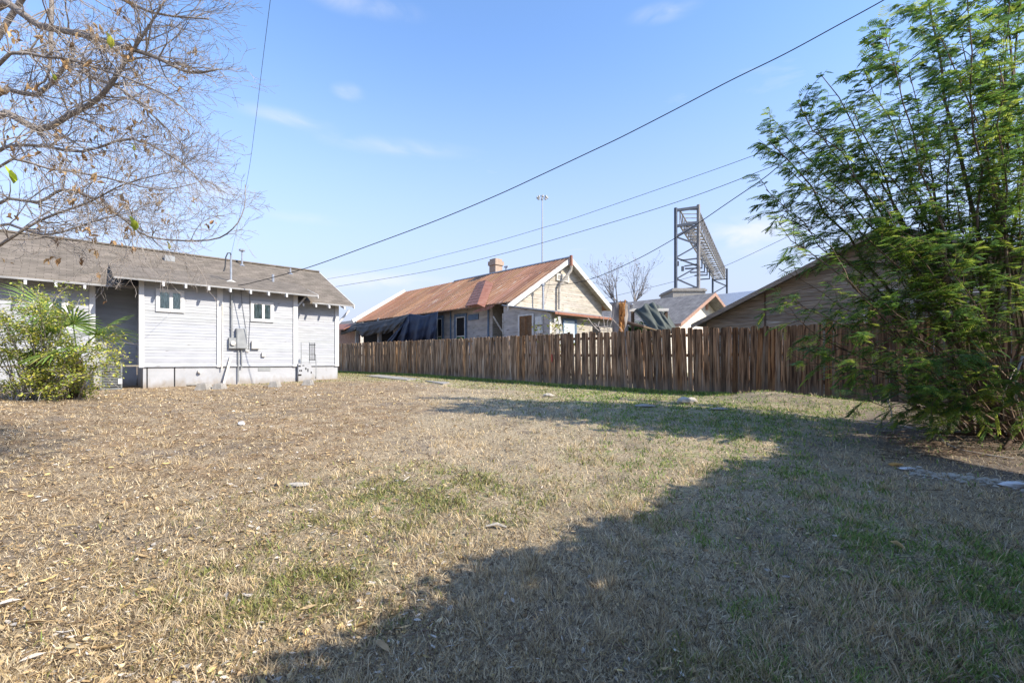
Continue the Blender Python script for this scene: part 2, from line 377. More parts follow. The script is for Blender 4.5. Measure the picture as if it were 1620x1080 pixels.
# ------------------------------------------------------------ ground
def axis(core0, core1, step, far):
    a = list(np.arange(core0, core1 + 1e-6, step)); s = step; lo = []; x = core0
    while x > -far: s *= 1.25; x -= s; lo.append(x)
    s = step; hi = []; x = core1
    while x < far: s *= 1.25; x += s; hi.append(x)
    return np.array(lo[::-1] + a + hi)
def zones(X, Y):
    """plant cover over the yard: green, leaf litter, thick straw"""
    X = np.asarray(X, float); Y = np.asarray(Y, float)
    x, y = w2l(X, Y)
    n = np.sin(2.1 * X + 1.3 * Y) * np.sin(1.7 * Y - .9 * X + 2) * .5 + np.sin(5.3 * X + .7) * np.sin(4.9 * Y + 1.1 * X) * .35 + np.sin(.8 * X - 1.1 * Y + 1) * .3
    g = 1.5 * sstep((x - 9.0 + .6 * n) / 1.2) * (y > 1.5)
    g = np.maximum(g, 2.2 * np.exp(-((x - 9.0) / 2.2) ** 2 - ((y - 4.6) / 3.2) ** 2) * (1 + .8 * n))
    g = np.maximum(g, (.38 + .50 * sstep((X - 1.6) / 1.5)) * sstep((X - .2 + n) / 1.2) * sstep((7.4 - Y) / 1.5) * (1 + .6 * n) * sstep((4.6 - X + .5 * n) / 2.0))
    g = np.maximum(g, .95 * np.exp(-((X + .9) / 1.4) ** 2 - ((Y - 4.6) / .9) ** 2) * (1 + .9 * n))
    g = np.maximum(g, .7 * np.exp(-((X + 1.5) / .8) ** 2 - ((Y - 3.0) / .6) ** 2) * (1 + .9 * n))
    g = np.maximum(g, .8 * np.exp(-((y - 18.5) / .5) ** 2) * sstep((x - 3.0) / 3) * (1 + .5 * n))
    g = np.maximum(g, .8 * sstep((x - 7.2) / 2) * sstep((y - 15.5 + n) / 3))
    m = np.sin(7.3 * X + 2.2 * Y + 3 * np.sin(1.9 * Y)) * np.sin(8.9 * Y - 3.1 * X + 2 * np.sin(2.3 * X)) + .6 * np.sin(17 * X + 5 * Y) * np.sin(15 * Y - 4 * X)
    g = np.clip(g * (.80 + .62 * m), 0, 1)
    l = sstep((1.1 - X - .16 * Y + 1.1 * n) / 2.6) * (.62 + .38 * sstep((Y - 3.5) / 3))
    l = np.clip(l * (1 - .8 * g) * (.75 + .45 * m), 0, 1)
    b2 = np.sin(1.9 * X + 1.4 * Y + 2 * np.sin(.9 * X)) * np.sin(2.3 * Y - 1.2 * X + 1.5 * np.sin(1.3 * Y)) + .4 * m
    bare = .55 * sstep((b2 - .62) / .25) * (1 - g)
    l = l * (1 - .7 * bare)
    soil = sstep((x - 6.0 + .7 * n) / 1.6) * sstep((2.4 - y + .6 * n) / 1.2)
    mound = .8 * np.exp(-((x - 11.0) / .7) ** 2 - ((y - 3.4) / 1.4) ** 2) * (.7 + .5 * m)
    return g, l, np.clip(np.maximum(np.maximum(soil, bare), mound), 0, 1)
gx = axis(-16, 14, 0.12, 500); gy = axis(-2, 24, 0.12, 700)
XX, YY = np.meshgrid(gx, gy); ZZ = gh(XX, YY)
nxg, nyg = len(gx), len(gy)
V = np.stack([XX.ravel(), YY.ravel(), ZZ.ravel()], 1)
ii, jj = np.meshgrid(np.arange(nyg - 1), np.arange(nxg - 1), indexing='ij')
a0 = (ii * nxg + jj).ravel(); Fg = np.stack([a0, a0 + 1, a0 + nxg + 1, a0 + nxg], 1)
fc = V[Fg].mean(1); g_, l_, s_ = zones(fc[:, 0], fc[:, 1])
gm = bpy.data.materials.new('yard_soil'); gm.use_nodes = True
def ground_nodes():
    nt = gm.node_tree; N = nt.nodes; L = nt.links; b = N['Principled BSDF']; b.inputs['Roughness'].default_value = 1; b.inputs['Specular IOR Level'].default_value = .1
    t = N.new('ShaderNodeTexCoord')
    def noise(s, d=8, r=.6):
        n = N.new('ShaderNodeTexNoise'); n.inputs['Scale'].default_value = s; n.inputs['Detail'].default_value = d; n.inputs['Roughness'].default_value = r
        L.new(t.outputs['Object'], n.inputs['Vector']); return n
    def mr(n, a, z):
        r = N.new('ShaderNodeMapRange'); r.inputs[1].default_value = a; r.inputs[2].default_value = z; L.new(n, r.inputs[0]); return r.outputs[0]
    def mix(f, A, Bc):
        m = N.new('ShaderNodeMix'); m.data_type = 'RGBA'
        L.new(f, m.inputs[0])
        for s, i in ((A, 6), (Bc, 7)):
            if isinstance(s, tuple): m.inputs[i].default_value = (*s, 1)
            else: L.new(s, m.inputs[i])
        return m.outputs[2]
    a = N.new('ShaderNodeAttribute'); a.attribute_name = 'col'; sp = N.new('ShaderNodeSeparateColor'); L.new(a.outputs['Color'], sp.inputs[0])
    n1 = noise(38, 5, .75).outputs[0]; n2 = noise(9, 8).outputs[0]; n3 = noise(1.1, 6).outputs[0]
    straw = mix(mr(n1, .42, .6), (0.13, 0.10, 0.068), (0.58, 0.475, 0.325))
    straw = mix(mr(n2, .40, .62), straw, (0.42, 0.345, 0.235))
    litter = mix(mr(n1, .40, .62), (0.085, 0.058, 0.038), (0.45, 0.315, 0.185))
    litter = mix(mr(n2, .42, .7), litter, (0.33, 0.24, 0.155))
    c = mix(sp.outputs[1], straw, litter)
    green = mix(mr(n1, .38, .6), (0.08, 0.11, 0.03), (0.26, 0.32, 0.10))
    gf = N.new('ShaderNodeMath'); gf.operation = 'MULTIPLY'; L.new(sp.outputs[0], gf.inputs[0]); L.new(mr(n2, .45, .62), gf.inputs[1])
    c = mix(gf.outputs[0], c, green)
    soil = mix(mr(n2, .35, .65), (0.13, 0.105, 0.085), (0.25, 0.205, 0.165))
    c = mix(sp.outputs[2], c, soil)
    mm = N.new('ShaderNodeMix'); mm.data_type = 'RGBA'; mm.blend_type = 'MULTIPLY'; mm.inputs[0].default_value = 1
    r = N.new('ShaderNodeMapRange'); r.inputs[1].default_value = .3; r.inputs[2].default_value = .7; r.inputs[3].default_value = .8; r.inputs[4].default_value = 1.15
    L.new(n3, r.inputs[0]); L.new(c, mm.inputs[6]); L.new(r.outputs[0], mm.inputs[7]); L.new(mm.outputs[2], b.inputs['Base Color'])
    bu = N.new('ShaderNodeBump'); bu.inputs['Strength'].default_value = .9; bu.inputs['Distance'].default_value = .03
    ad = N.new('ShaderNodeMath'); ad.operation = 'ADD'; L.new(n1, ad.inputs[0]); L.new(n2, ad.inputs[1]); L.new(ad.outputs[0], bu.inputs['Height']); L.new(bu.outputs[0], b.inputs['Normal'])
ground_nodes()
tag(mesh_np('ground', V, Fg, np.stack([g_, l_, s_], 1), gm, smooth=True), kind='structure')

# ---- ground cover
def sample(n, ymin, ymax, margin=1.12, p=1.0):
    """yard points, denser towards the camera so the cover reads evenly with distance"""
    u = rng.random(n); Y = (ymin ** -p + u * (ymax ** -p - ymin ** -p)) ** (-1 / p)
    X = (rng.random(n) * 2 - 1) * 1.087 * margin * Y
    return X, Y
def ok_area(X, Y):
    x, y = w2l(X, Y)
    k = (x < 12.25) & ~((y > 18.95) & (x < 8.3))
    return k
def blades(X, Y, L, W, lean, cols, name_, stuff=True, label=None, mat_='grassm', zoff=-.005, lean_dir=None):
    n = len(X); a = rng.random(n) * 2 * np.pi if lean_dir is None else lean_dir
    b = rng.random(n) * 2 * np.pi
    d = np.stack([np.cos(a), np.sin(a), np.zeros(n)], 1); s = np.stack([np.cos(b), np.sin(b), np.zeros(n)], 1)
    up = np.array([0, 0, 1.0]); P = np.stack([X, Y, gh(X, Y) + zoff], 1)
    pts = []
    for t, w in ((0, 1), (.55, .8), (1, .12)):
        c = P + d * (L * lean * t ** 1.6)[:, None] + up * (L * np.sqrt(np.clip(1 - lean ** 2 * .9, .02, 1)) * (t - .25 * lean * t * t))[:, None]
        hw = (W * w / 2)[:, None]
        pts += [c - s * hw, c + s * hw]
    V = np.stack(pts, 1).reshape(-1, 3); k = np.arange(n)[:, None] * 6
    Fq = np.concatenate([k + [0, 1, 3, 2], k + [2, 3, 5, 4]], 1).reshape(-1, 4)
    return V, Fq, np.repeat(cols, 2, axis=0)
def pal(n, cols, wts, jit=.18):
    cols = np.array(cols); w = np.array(wts, float); w /= w.sum()
    return cols[rng.choice(len(cols), n, p=w)] * (1 + jit * (rng.random((n, 1)) * 2 - 1))
def joinparts(parts):
    Vs, Fs, Cs, k = [], [], [], 0
    for v, f, c in parts: Vs.append(v); Fs.append(f + k); Cs.append(c); k += len(v)
    return np.concatenate(Vs), np.concatenate(Fs), np.concatenate(Cs)
STRAW = [(.72, .57, .35), (.84, .71, .49), (.48, .37, .235), (.17, .12, .075), (.72, .54, .27)]
def straw_layer():
    parts = []
    X, Y = sample(300000, 1.7, 19, p=.85); k = ok_area(X, Y); X, Y = X[k], Y[k]
    g, l, s = zones(X, Y); keep = rng.random(len(X)) < (1 - .62 * l - .35 * s - .62 * g); X, Y = X[keep], Y[keep]; n = len(X)
    L = .020 + .05 * rng.random(n) ** 2.0; lean = .45 + .56 * rng.random(n)
    parts.append(blades(X, Y, L * (1 + .04 * Y), .0022 + .0012 * Y * (.5 + rng.random(n)) * .6, np.clip(lean, 0, 1.02), pal(n, STRAW, [4, 2.5, 3, 3, 1.5], .3), ''))
    # standing tufts of dry grass
    for cx, cy, nr in [(X_, Y_, 26) for X_, Y_ in zip(*tuft_spots())]:
        m = nr; a = rng.random(m) * 2 * np.pi; r = .05 * rng.random(m) + .01
        x, y = cx + np.cos(a) * r, cy + np.sin(a) * r
        sc_ = rng.uniform(.7, 1.2)
        parts.append(blades(x, y, (.045 + .085 * rng.random(m)) * sc_, np.full(m, .0028 + .0004 * cy), .25 + .6 * rng.random(m), pal(m, STRAW, [4, 3, 3, 1, 1]), '', lean_dir=a + rng.normal(0, .7, m)))
    v, f, c = joinparts(parts)
    o = mesh_np('dry_grass', v, f, c, M['dry']); tag(o, 'short straw coloured dead grass lying all over the yard', 'grass', kind='stuff')
def tuft_spots():
    X, Y = sample(4200, 1.8, 11, p=.7)
    n = np.sin(3.1 * X + 1) * np.sin(2.7 * Y) + .5 * np.sin(1.3 * X + 2.2 * Y)
    g, l, s = zones(X, Y)
    k = (rng.random(len(X)) < np.clip(.25 + .5 * n, .03, 1) * (1 - .93 * l) * (1 - .85 * s) * (1 - .5 * g)) & ok_area(X, Y)
    return X[k], Y[k]
straw_layer()
def green_layer():
    G = [(.20, .31, .07), (.28, .40, .10), (.13, .20, .05), (.36, .40, .12), (.38, .34, .13)]
    parts = []
    X, Y = sample(360000, 1.8, 31, p=.25); k = ok_area(X, Y); X, Y = X[k], Y[k]
    g, l, s = zones(X, Y); n0 = np.sin(6.1 * X + 2 * Y) * np.sin(5.2 * Y - X)
    k = rng.random(len(X)) < g ** 1.3 * np.clip(.7 + .6 * n0, .1, 1) * (1 - .8 * s); X, Y = X[k], Y[k]; n = len(X)
    parts.append(blades(X, Y, .03 + .05 * rng.random(n), .0036 + .0016 * Y, .3 + .65 * rng.random(n), np.where((X < 1.2)[:, None], pal(n, [(.36, .33, .13), (.27, .28, .09), (.42, .37, .19), (.22, .17, .09), (.24, .30, .08)], [3, 3, 2, 2, 1.5]), pal(n, G, [3, 3, 2, 1.5, 1])), ''))
    # lusher rim at the fence foot
    m = 26000; y = rng.uniform(2.5, 30, m); x = 12.2 - np.abs(rng.normal(0, .22, m)); X, Y = l2w(x, y)
    parts.append(blades(X, Y, .06 + .09 * rng.random(m), np.full(m, .014), .2 + .6 * rng.random(m), pal(m, G, [3, 2, 3, 1, .5]), ''))
    v, f, c = joinparts(parts)
    o = mesh_np('green_grass', v, f, c, M['grassm']); tag(o, 'patchy green grass and weeds along the fence and in the shade', 'grass', kind='stuff')
green_layer()

def leaves_np(P, axis_a, L, W, curl, bend, tilt, cols, st=((-1, .06), (-.45, .85), (.25, 1), (1, .05))):
    n = len(P); d = np.stack([np.cos(axis_a), np.sin(axis_a), tilt], 1); d /= np.linalg.norm(d, axis=1)[:, None]
    up = np.array([0, 0, 1.0]); s = np.cross(up, d); s /= np.linalg.norm(s, axis=1)[:, None]
    roll = rng.uniform(-.7, .7, n)[:, None]; nn = np.cross(d, s); s, nn = s * np.cos(roll) + nn * np.sin(roll), nn * np.cos(roll) - s * np.sin(roll)
    pts = []
    for t, w in st:
        c = P + d * (L * t / 2)[:, None] + nn * (bend * L * (t * t - .4))[:, None]
        for q in (-1, 0, 1): pts.append(c + s * (W * w * q / 2)[:, None] + nn * (curl * W * w * abs(q))[:, None])
    V = np.stack(pts, 1).reshape(-1, 3); m = len(st); k = np.arange(n)[:, None] * (3 * m); fs = []
    for i in range(m - 1):
        for q in range(2): a = i * 3 + q; fs.append(k + [a, a + 1, a + 4, a + 3])
    Fq = np.concatenate(fs, 1).reshape(-1, 4)
    return V, Fq, np.repeat(cols, 2 * (m - 1), axis=0)
LIT = [(.60, .44, .24), (.46, .32, .175), (.72, .58, .35), (.21, .15, .09), (.62, .57, .50), (.66, .50, .22)]
def litter_layer():
    parts = []
    X, Y = sample(150000, 1.7, 19, p=.75); k = ok_area(X, Y); X, Y = X[k], Y[k]; g, l, s = zones(X, Y)
    k = rng.random(len(X)) < .07 + .93 * l; X, Y = X[k], Y[k]; n = len(X)
    L = (.009 + .034 * rng.random(n) ** 3) * (1 + .11 * Y); W = L * (.12 + .40 * rng.random(n) ** 1.5)
    P = np.stack([X, Y, gh(X, Y) + .006 + .014 * rng.random(n)], 1)
    parts.append(leaves_np(P, rng.random(n) * 6.28, L, W, rng.uniform(-.1, .5, n), rng.uniform(-.1, .25, n), rng.normal(0, .22, n), pal(n, LIT, [4, 3.5, 2, 4, 2, 1], .35)))
    # long curled pods and big leaves close by on the left
    X, Y = sample(1000, 1.7, 8, p=1.0); g, l, s = zones(X, Y); k = rng.random(len(X)) < .06 + .9 * l; X, Y = X[k], Y[k]; n = len(X)
    L = .05 + .09 * rng.random(n) ** 1.5; W = L * rng.uniform(.07, .30, n) ; P = np.stack([X, Y, gh(X, Y) + .012 + .018 * rng.random(n)], 1)
    parts.append(leaves_np(P, rng.normal(.45, .75, n), L, W, rng.uniform(.2, .7, n), rng.uniform(-.1, .22, n), rng.normal(0, .16, n), pal(n, LIT, [5, 3, 3, 1, 1, 1.2], .2)))
    v, f, c = joinparts(parts)
    o = mesh_np('leaf_litter', v, f, c, M['dry']); tag(o, 'tan and brown fallen leaves and pods spread over the yard', 'leaf litter', kind='stuff')
litter_layer()

# ------------------------------------------------------------ concrete walk remnants near the fence
for pts, lab in (([(578, 595.0), (640, 602.5), (656, 601.2), (600, 593.6)], ''), ([(668, 604.2), (700, 609), (706, 607.6), (674, 603)], '')):
    mb = MB(); q = []
    for px, py in pts:
        Y = 20.0
        for _ in range(12):
            X = (px - CX) / F * Y; Y = (CAMZ - g1(X, Y)) * F / (py - HY)
        q.append((X, Y))
    z = [g1(*p) for p in q]
    mb.hexa([(*q[i], z[i] - .05) for i in range(4)] + [(*q[i], z[i] + .035) for i in range(4)])
    tag(mb.build('path', M['concrete']), kind='structure')

# ------------------------------------------------------------ left house (grey lap siding)
H0 = (1.72, 19.0, gl(1.72, 19.0))
gh1 = thing('gray_house', 'pale grey clapboard house with white corner boards and brown shingle roof at left', 'house', H0, True)
ZS = 1.385       # bottom of siding
def zb(x, y): return gl(x, y) - .12
RE = -9.0        # left end, out of frame
def mz(y): return 1.5 + 2.40 + .5 * (y - 19.1)      # top of main roof plane
def bz(y): return 1.5 + 2.59 + .3 * (y - 18.5)      # top of bay roof plane
RY = 22.96; RZ = mz(RY)
XB1 = hit(470, 500, y=19.0)[0]; XR = hit(535, 500, y=19.6)[0]; XL = 1.718
# walls
w = MB()
siding(w, [(XL, ZS), (XB1, ZS), (XB1, bz(19) - .1), (XL, bz(19) - .1)], lambda u, z, o: (u, 19.0 - o, z), .098, seed=3)
w.build('wall', M['siding'], gh1)
w = MB(); siding(w, [(XB1, ZS), (XR, ZS), (XR, mz(19.6) - .1), (XB1, mz(19.6) - .1)], lambda u, z, o: (u, 19.6 - o, z), .098, seed=4)
w.build('wall', M['siding'], gh1)
w = MB(); siding(w, [(19.0, ZS), (20.7, ZS), (20.7, mz(20.7) - .2), (19.0, mz(19) - .1)], lambda u, z, o: (XL - o, u, z), .098, seed=5)
w.build('wall', M['siding'], gh1)
w = MB(); siding(w, [(.6, ZS), (XL, ZS), (XL, mz(20.7) - .2), (.6, mz(20.7) - .2)], lambda u, z, o: (u, 20.7 - o, z), .098, seed=6)
w.build('wall', M['siding'], gh1)
w = MB(); siding(w, [(RE, ZS), (.6, ZS), (.6, mz(19.75) - .1), (RE, mz(19.75) - .1)], lambda u, z, o: (u, 19.75 - o, z), .098, seed=7)
w.build('wall', M['siding'], gh1)
w = MB(); siding(w, [(19.75, ZS), (20.7, ZS), (20.7, mz(20.7) - .2), (19.75, mz(19.75) - .1)], lambda u, z, o: (.6 + o, u, z), .098, seed=8)
w.build('wall', M['siding'], gh1)
w = MB(); siding(w, [(19.6, ZS), (26.3, ZS), (26.3, mz(19.6) - .1), (RY, RZ - .1), (19.6, mz(19.6) - .1)], lambda u, z, o: (XR + o, u, z), .098, seed=9)
w.build('wall', M['siding'], gh1)
w = MB(); w.box((RE, 26.2, ZS), (XR, 26.3, mz(19.6))); w.box((XB1 - .03, 19.05, ZS), (XB1, 19.6, bz(19.2) - .1)); w.build('wall', M['siding'], gh1)
# foundation skirting with seams
fd = MB()
fd.box((XL + .02, 19.02, .2), (XB1 - .02, 19.12, ZS - .05)); fd.box((XB1 - .06, 19.12, .2), (XB1, 19.7, ZS - .05))
fd.box((XB1, 19.62, .2), (XR - .02, 19.72, ZS - .05)); fd.box((XR - .12, 19.72, .2), (XR - .02, 26.2, ZS - .05))
fd.box((RE, 19.77, .2), (.58, 19.87, ZS - .05)); fd.box((.5, 19.87, .2), (.58, 20.7, ZS - .05)); fd.box((.58, 20.72, .2), (XL, 20.8, ZS - .05)); fd.box((XL + .02, 19.12, .2), (XL + .1, 20.72, ZS - .05))
fd.build('foundation', M['found'], gh1)
wt_ = MB(); wt_.box((XL, 18.96, ZS - .055), (XB1, 19.0, ZS)); wt_.box((XB1 + .002, 19.56, ZS - .055), (XR, 19.6, ZS)); wt_.build('water_table', M['siding'], gh1)
hx = [hit(p, 590, y=19.02)[0] for p in (276.5, 284, 234.5, 278)]
for x in (hit(233, 590, y=19)[0], hit(276.5, 590, y=19)[0]):
    B((x - .012, 18.995, .5), (x + .012, 19.019, ZS - .06), 'skirting_seam', 'dark', gh1)
a, b = hit(408.5, 581, y=19.0), hit(428, 586.5, y=19.0)
lv = MB(); lv.box((a[0], 19.005, b[2]), (b[0], 19.019, a[2]))
o = lv.build('crawl_vent', M['metalgrey'], gh1)
# corner boards
for p0, p1, yy in ((219.6, 228, 19.0), (343.3, 352.6, 19.0), (463.9, 471, 19.0)):
    x0, x1 = hit(p0, 500, y=yy - .03)[0], hit(p1, 500, y=yy - .03)[0]
    B((x0, yy - .05, ZS - .07), (x1, yy - .021, bz(yy) - .12), 'corner_board', 'white', gh1)
x0, x1 = hit(530, 500, y=19.57)[0], hit(536, 500, y=19.57)[0]
B((x0, 19.55, ZS - .07), (x1, 19.579, mz(19.6) - .12), 'corner_board', 'white', gh1)
B((XL - .045, 19.0, ZS - .07), (XL - .021, 19.12, mz(19.0) - .1), 'corner_board', 'white', gh1)
x0, x1 = .48, .62
B((x0, 19.70, ZS - .07), (x1, 19.729, mz(19.7) - .12), 'corner_board', 'white', gh1)
# roof: main, rear slope, bay roof
T = .09
RX = 8.8
rf = MB()
ye = 19.1
BX0, BX1 = hit(179, 435, y=18.5)[0], hit(503, 468, y=18.5)[0]
YJ = 20.95
def slab(mb, x0, x1, ya, za, yb, zb_, t=T):
    mb.hexa([(x0, ya, za - t), (x1, ya, za - t), (x1, yb, zb_ - t), (x0, yb, zb_ - t), (x0, ya, za), (x1, ya, za), (x1, yb, zb_), (x0, yb, zb_)])
slab(rf, RE - .5, RX, ye, mz(ye), RY, RZ)
slab(rf, RE - .5, RX, 26.8, mz(ye), RY, RZ)
roof = rf.build('roof', M['shingle'], gh1)
rf = MB(); slab(rf, BX0, BX1, 18.5, bz(18.5), YJ + .05, bz(YJ + .05) + .012, .06); br = rf.build('bay_roof', M['shingle'], gh1)
B((RE - .5, RY - .12, RZ - .02), (RX, RY + .12, RZ + .035), 'ridge_cap', 'shingle', roof)
# soffits / fascia
B((BX0 + .01, 18.48, bz(18.5) - .075), (BX1 - .01, 18.498, bz(18.5) - .02), 'fascia', 'eave', gh1)
B((BX1, 19.08, mz(ye) - .09), (RX, 19.098, mz(ye) - .03), 'fascia', 'eave', gh1)
B((RE, 19.08, mz(ye) - .09), (BX0, 19.098, mz(ye) - .03), 'fascia', 'eave', gh1)
rk = MB(); rk.hexa([(RX, ye, mz(ye) - .16), (RX + .03, ye, mz(ye) - .16), (RX + .03, RY, RZ - .16), (RX, RY, RZ - .16), (RX, ye, mz(ye) + .01), (RX + .03, ye, mz(ye) + .01), (RX + .03, RY, RZ + .01), (RX, RY, RZ + .01)])
rk.build('rake_board', M['white'], gh1)
rk = MB(); x = BX1; rk.hexa([(x, 18.5, bz(18.5) - .13), (x + .025, 18.5, bz(18.5) - .13), (x + .025, 19.7, bz(19.7) - .13), (x, 19.7, bz(19.7) - .13), (x, 18.5, bz(18.5)), (x + .025, 18.5, bz(18.5)), (x + .025, 19.7, bz(19.7)), (x, 19.7, bz(19.7))])
rk.build('rake_board', M['white'], gh1)
# bay gable cheek
for x in (XL + .01, XB1 - .06): MB().poly([(x, 19.02, bz(19) - .2), (x, 20.9, bz(20.9) - .07), (x, 20.9, mz(20.9) - .2), (x, 19.02, mz(19.02) - .1)]).build('cheek', M['siding'], gh1)
for px in (258.5, 294, 330.5, 364.5, 396.5, 425, 453.5):
    x = hit(px, 450, y=18.45)[0]; z = bz(18.5) - .07
    r_ = MB(); r_.hexa([(x - .03, 18.40, z - .13), (x + .03, 18.40, z - .13), (x + .03, 19.0, z + .15 - .13), (x - .03, 19.0, z + .15 - .13), (x - .03, 18.40, z - .01), (x + .03, 18.40, z - .01), (x + .03, 19.0, z + .14), (x - .03, 19.0, z + .14)])
    r_.build('rafter_tail', M['white'], gh1)
for px in (480, 500, 521, 545):
    x = hit(px, 480, y=19.03)[0]; z = mz(ye) - .09
    r_ = MB(); r_.hexa([(x - .03, 19.0, z - .14), (x + .03, 19.0, z - .14), (x + .03, 19.6, z + .1), (x - .03, 19.6, z + .1), (x - .03, 19.0, z - .04), (x + .03, 19.0, z - .04), (x + .03, 19.6, z + .2), (x - .03, 19.6, z + .2)])
    r_.build('rafter_tail', M['white'], gh1)
for x in np.arange(-4.6, .9, .62):
    z = mz(ye) - .09
    r_ = MB(); r_.hexa([(x - .03, 19.0, z - .14), (x + .03, 19.0, z - .14), (x + .03, 19.7, z + .1), (x - .03, 19.7, z + .1), (x - .03, 19.0, z - .04), (x + .03, 19.0, z - .04), (x + .03, 19.7, z + .2), (x - .03, 19.7, z + .2)])
    r_.build('rafter_tail', M['white'], gh1)
kb = MB(); kb.beam((XR + .02, 19.65, 1.5 + 1.62), (XR + .5, 19.65, 1.5 + 2.22), .07); kb.beam((XR + .02, 19.65, mz(19.6) - .2), (XR + .52, 19.65, mz(19.6) - .2), .07); kb.build('knee_brace', M['white'], gh1)
kb = MB(); kb.beam((XB1 + .02, 19.1, bz(19) - .62), (XB1 + .38, 19.1, bz(19) - .16), .06); kb.beam((XB1 + .02, 19.1, bz(19) - .14), (XB1 + .42, 19.1, bz(19) - .14), .06); kb.build('knee_brace', M['white'], gh1)
# windows
def sash_window(parent, p0, p1, yy, mull=.5, trim=.085, cur='curtain'):
    """p0, p1: photo pixels of the outer frame corners on the wall plane y=yy"""
    a = hit(*p0, y=yy - .02); b = hit(*p1, y=yy - .02); x0, x1, z1, z0 = a[0], b[0], a[2], b[2]
    fr = MB(); yf, yb = yy - .055, yy - .019
    fr.box((x0, yf, z0), (x1, yb, z0 + trim)); fr.box((x0, yf, z1 - trim), (x1, yb, z1)); fr.box((x0, yf, z0 + trim), (x0 + trim, yb, z1 - trim)); fr.box((x1 - trim, yf, z0 + trim), (x1, yb, z1 - trim))
    f = fr.build('window_frame', M['white'], parent)
    xm = x0 + (x1 - x0) * mull
    s = MB(); s.box((xm - .02, yf + .01, z0 + trim), (xm + .02, yb - .002, z1 - trim)); g = MB(); c = MB()
    for q0, q1 in ((x0 + trim, xm - .02), (xm + .02, x1 - trim)):
        s.box((q0, yf + .012, z0 + trim), (q0 + .025, yb - .003, z1 - trim)); s.box((q1 - .025, yf + .012, z0 + trim), (q1, yb - .003, z1 - trim))
        s.box((q0 + .025, yf + .012, z0 + trim), (q1 - .025, yb - .003, z0 + trim + .025)); s.box((q0 + .025, yf + .012, z1 - trim - .025), (q1 - .025, yb - .003, z1 - trim))
        g.box((q0 + .02, yb - .012, z0 + trim + .02), (q1 - .02, yb - .008, z1 - trim - .02))
        rows = [[(q0 + .02 + (q1 - q0 - .04) * i / 14, yb + .0 + .004 * math.sin(i * 1.9), zz) for i in range(15)] for zz in (z0 + trim + .02, z1 - trim - .02)]
        c.grid(rows)
    s.build('sash', M['white'], f); g.build('pane', M['glass'], f); c.build('curtain', M[cur], f)
    return f
sash_window(gh1, (246.3, 455.8), (291.5, 495), 19.0, .53)
sash_window(gh1, (396.2, 475.5), (432.5, 510.0), 19.0, .55)
sash_window(gh1, (52, 462), (108, 520), 19.75, .5, .12)
# roof penetrations
def roof_pt(px, py, bay=False):
    r = (px - CX) / F; dx, dy, dz = r * CB + SB, -r * SB + CB, (HY - py) / F
    k, y0, z0 = (.3, 18.5, 2.59) if bay else (.5, 19.1, 2.40)
    t = (z0 - k * y0) / (dz - k * dy); return (dx * t, dy * t, CAMZ + dz * t)
p = roof_pt(365.5, 445.5, True); tm = hit(364.5, 404, y=p[1])
ms = MB(); ms.tube([(p[0], p[1], p[2] - .1), (p[0], p[1], tm[2])], .035, 8); ms.build('service_mast', M['galv'], gh1)
fl = MB(); fl.tube([(p[0], p[1], p[2] - .03), (p[0], p[1], p[2] + .05)], [.2, .06], 10); fl.build('mast_flashing', M['oldwhite'], gh1)
MASTL = Vector((p[0], p[1], tm[2])); MAST = Vector((*l2w(p[0], p[1]), tm[2]))
hd = MB(); hd.tube([MASTL + Vector(q_) for q_ in ((0, 0, 0), (-.03, -.03, .08), (-.12, -.06, .06), (-.18, -.06, -.1), (-.2, -.05, -.45), (-.24, -.03, -.62))], .022, 6); hd.build('weatherhead', M['darkmetal'], gh1)
for px, py, pt in ((383, 419.5, 396.5), (432, 447, 434), (459.5, 433, 424.5)):
    q = roof_pt(px, py); tz = hit(px, pt, y=q[1])[2]
    v_ = MB(); v_.tube([(q[0], q[1], q[2] - .05), (q[0], q[1], tz)], .035 if px != 432 else .05, 8); v_.tube([(q[0], q[1], q[2] - .04), (q[0], q[1], q[2] + .04)], [.13, .05], 8)
    if px == 383: v_.tube([(q[0], q[1], tz - .02), (q[0], q[1], tz + .05)], [.12, .12], 8)
    v_.build('vent_pipe', M['galv'], gh1)
q = roof_pt(268, 412); v_ = MB(); v_.box((q[0] - .16, q[1] - .12, q[2] - .05), (q[0] + .16, q[1] + .16, q[2] + .17)); v_.build('roof_vent', M['metalgrey'], gh1)
# meter, panel, conduit, boxes
def wallbox(p0, p1, d, name, m, yy=19.0, parent=gh1):
    a = hit(*p0, y=yy - d); b = hit(*p1, y=yy - d)
    mb = MB(); mb.box((a[0], yy - d, b[2]), (b[0], yy - .016, a[2]))
    return mb.build(name, M[m], parent), a, b
x = hit(366.3, 500, y=18.95)[0]
c_ = MB(); c_.tube([(x, 18.93, hit(366, 534, y=18.93)[2]), (x, 18.93, bz(18.95) - .07)], .032, 8)
for pz in (485, 520): z = hit(366, pz, y=18.93)[2]; c_.box((x - .05, 18.94, z - .02), (x + .05, 18.985, z + .02))
c_.build('conduit', M['metalgrey'], gh1)
o, a, b = wallbox((362.5, 534), (374, 551), .13, 'electric_meter', 'metalgrey')
cx_, cz_ = (a[0] + b[0]) / 2, (a[2] + b[2]) / 2
d_ = MB(); d_.tube([(cx_, 18.87, cz_), (cx_, 18.80, cz_)], [.085, .075], 14); d_.build('meter_dial', M['oldwhite'], o)
o, a, b = wallbox((374.3, 519), (390.8, 551.5), .16, 'breaker_panel', 'metalgrey')
MB().box((a[0] + .02, 18.825, b[2] + .02), (b[0] - .02, 18.84, a[2] - .02)).build('panel_door', M['metalgrey'], o)
wallbox((398.5, 539.5), (411, 551.5), .12, 'utility_box', 'oldwhite')
wallbox((388.5, 554), (394, 556.5), .05, 'utility_box', 'oldwhite')
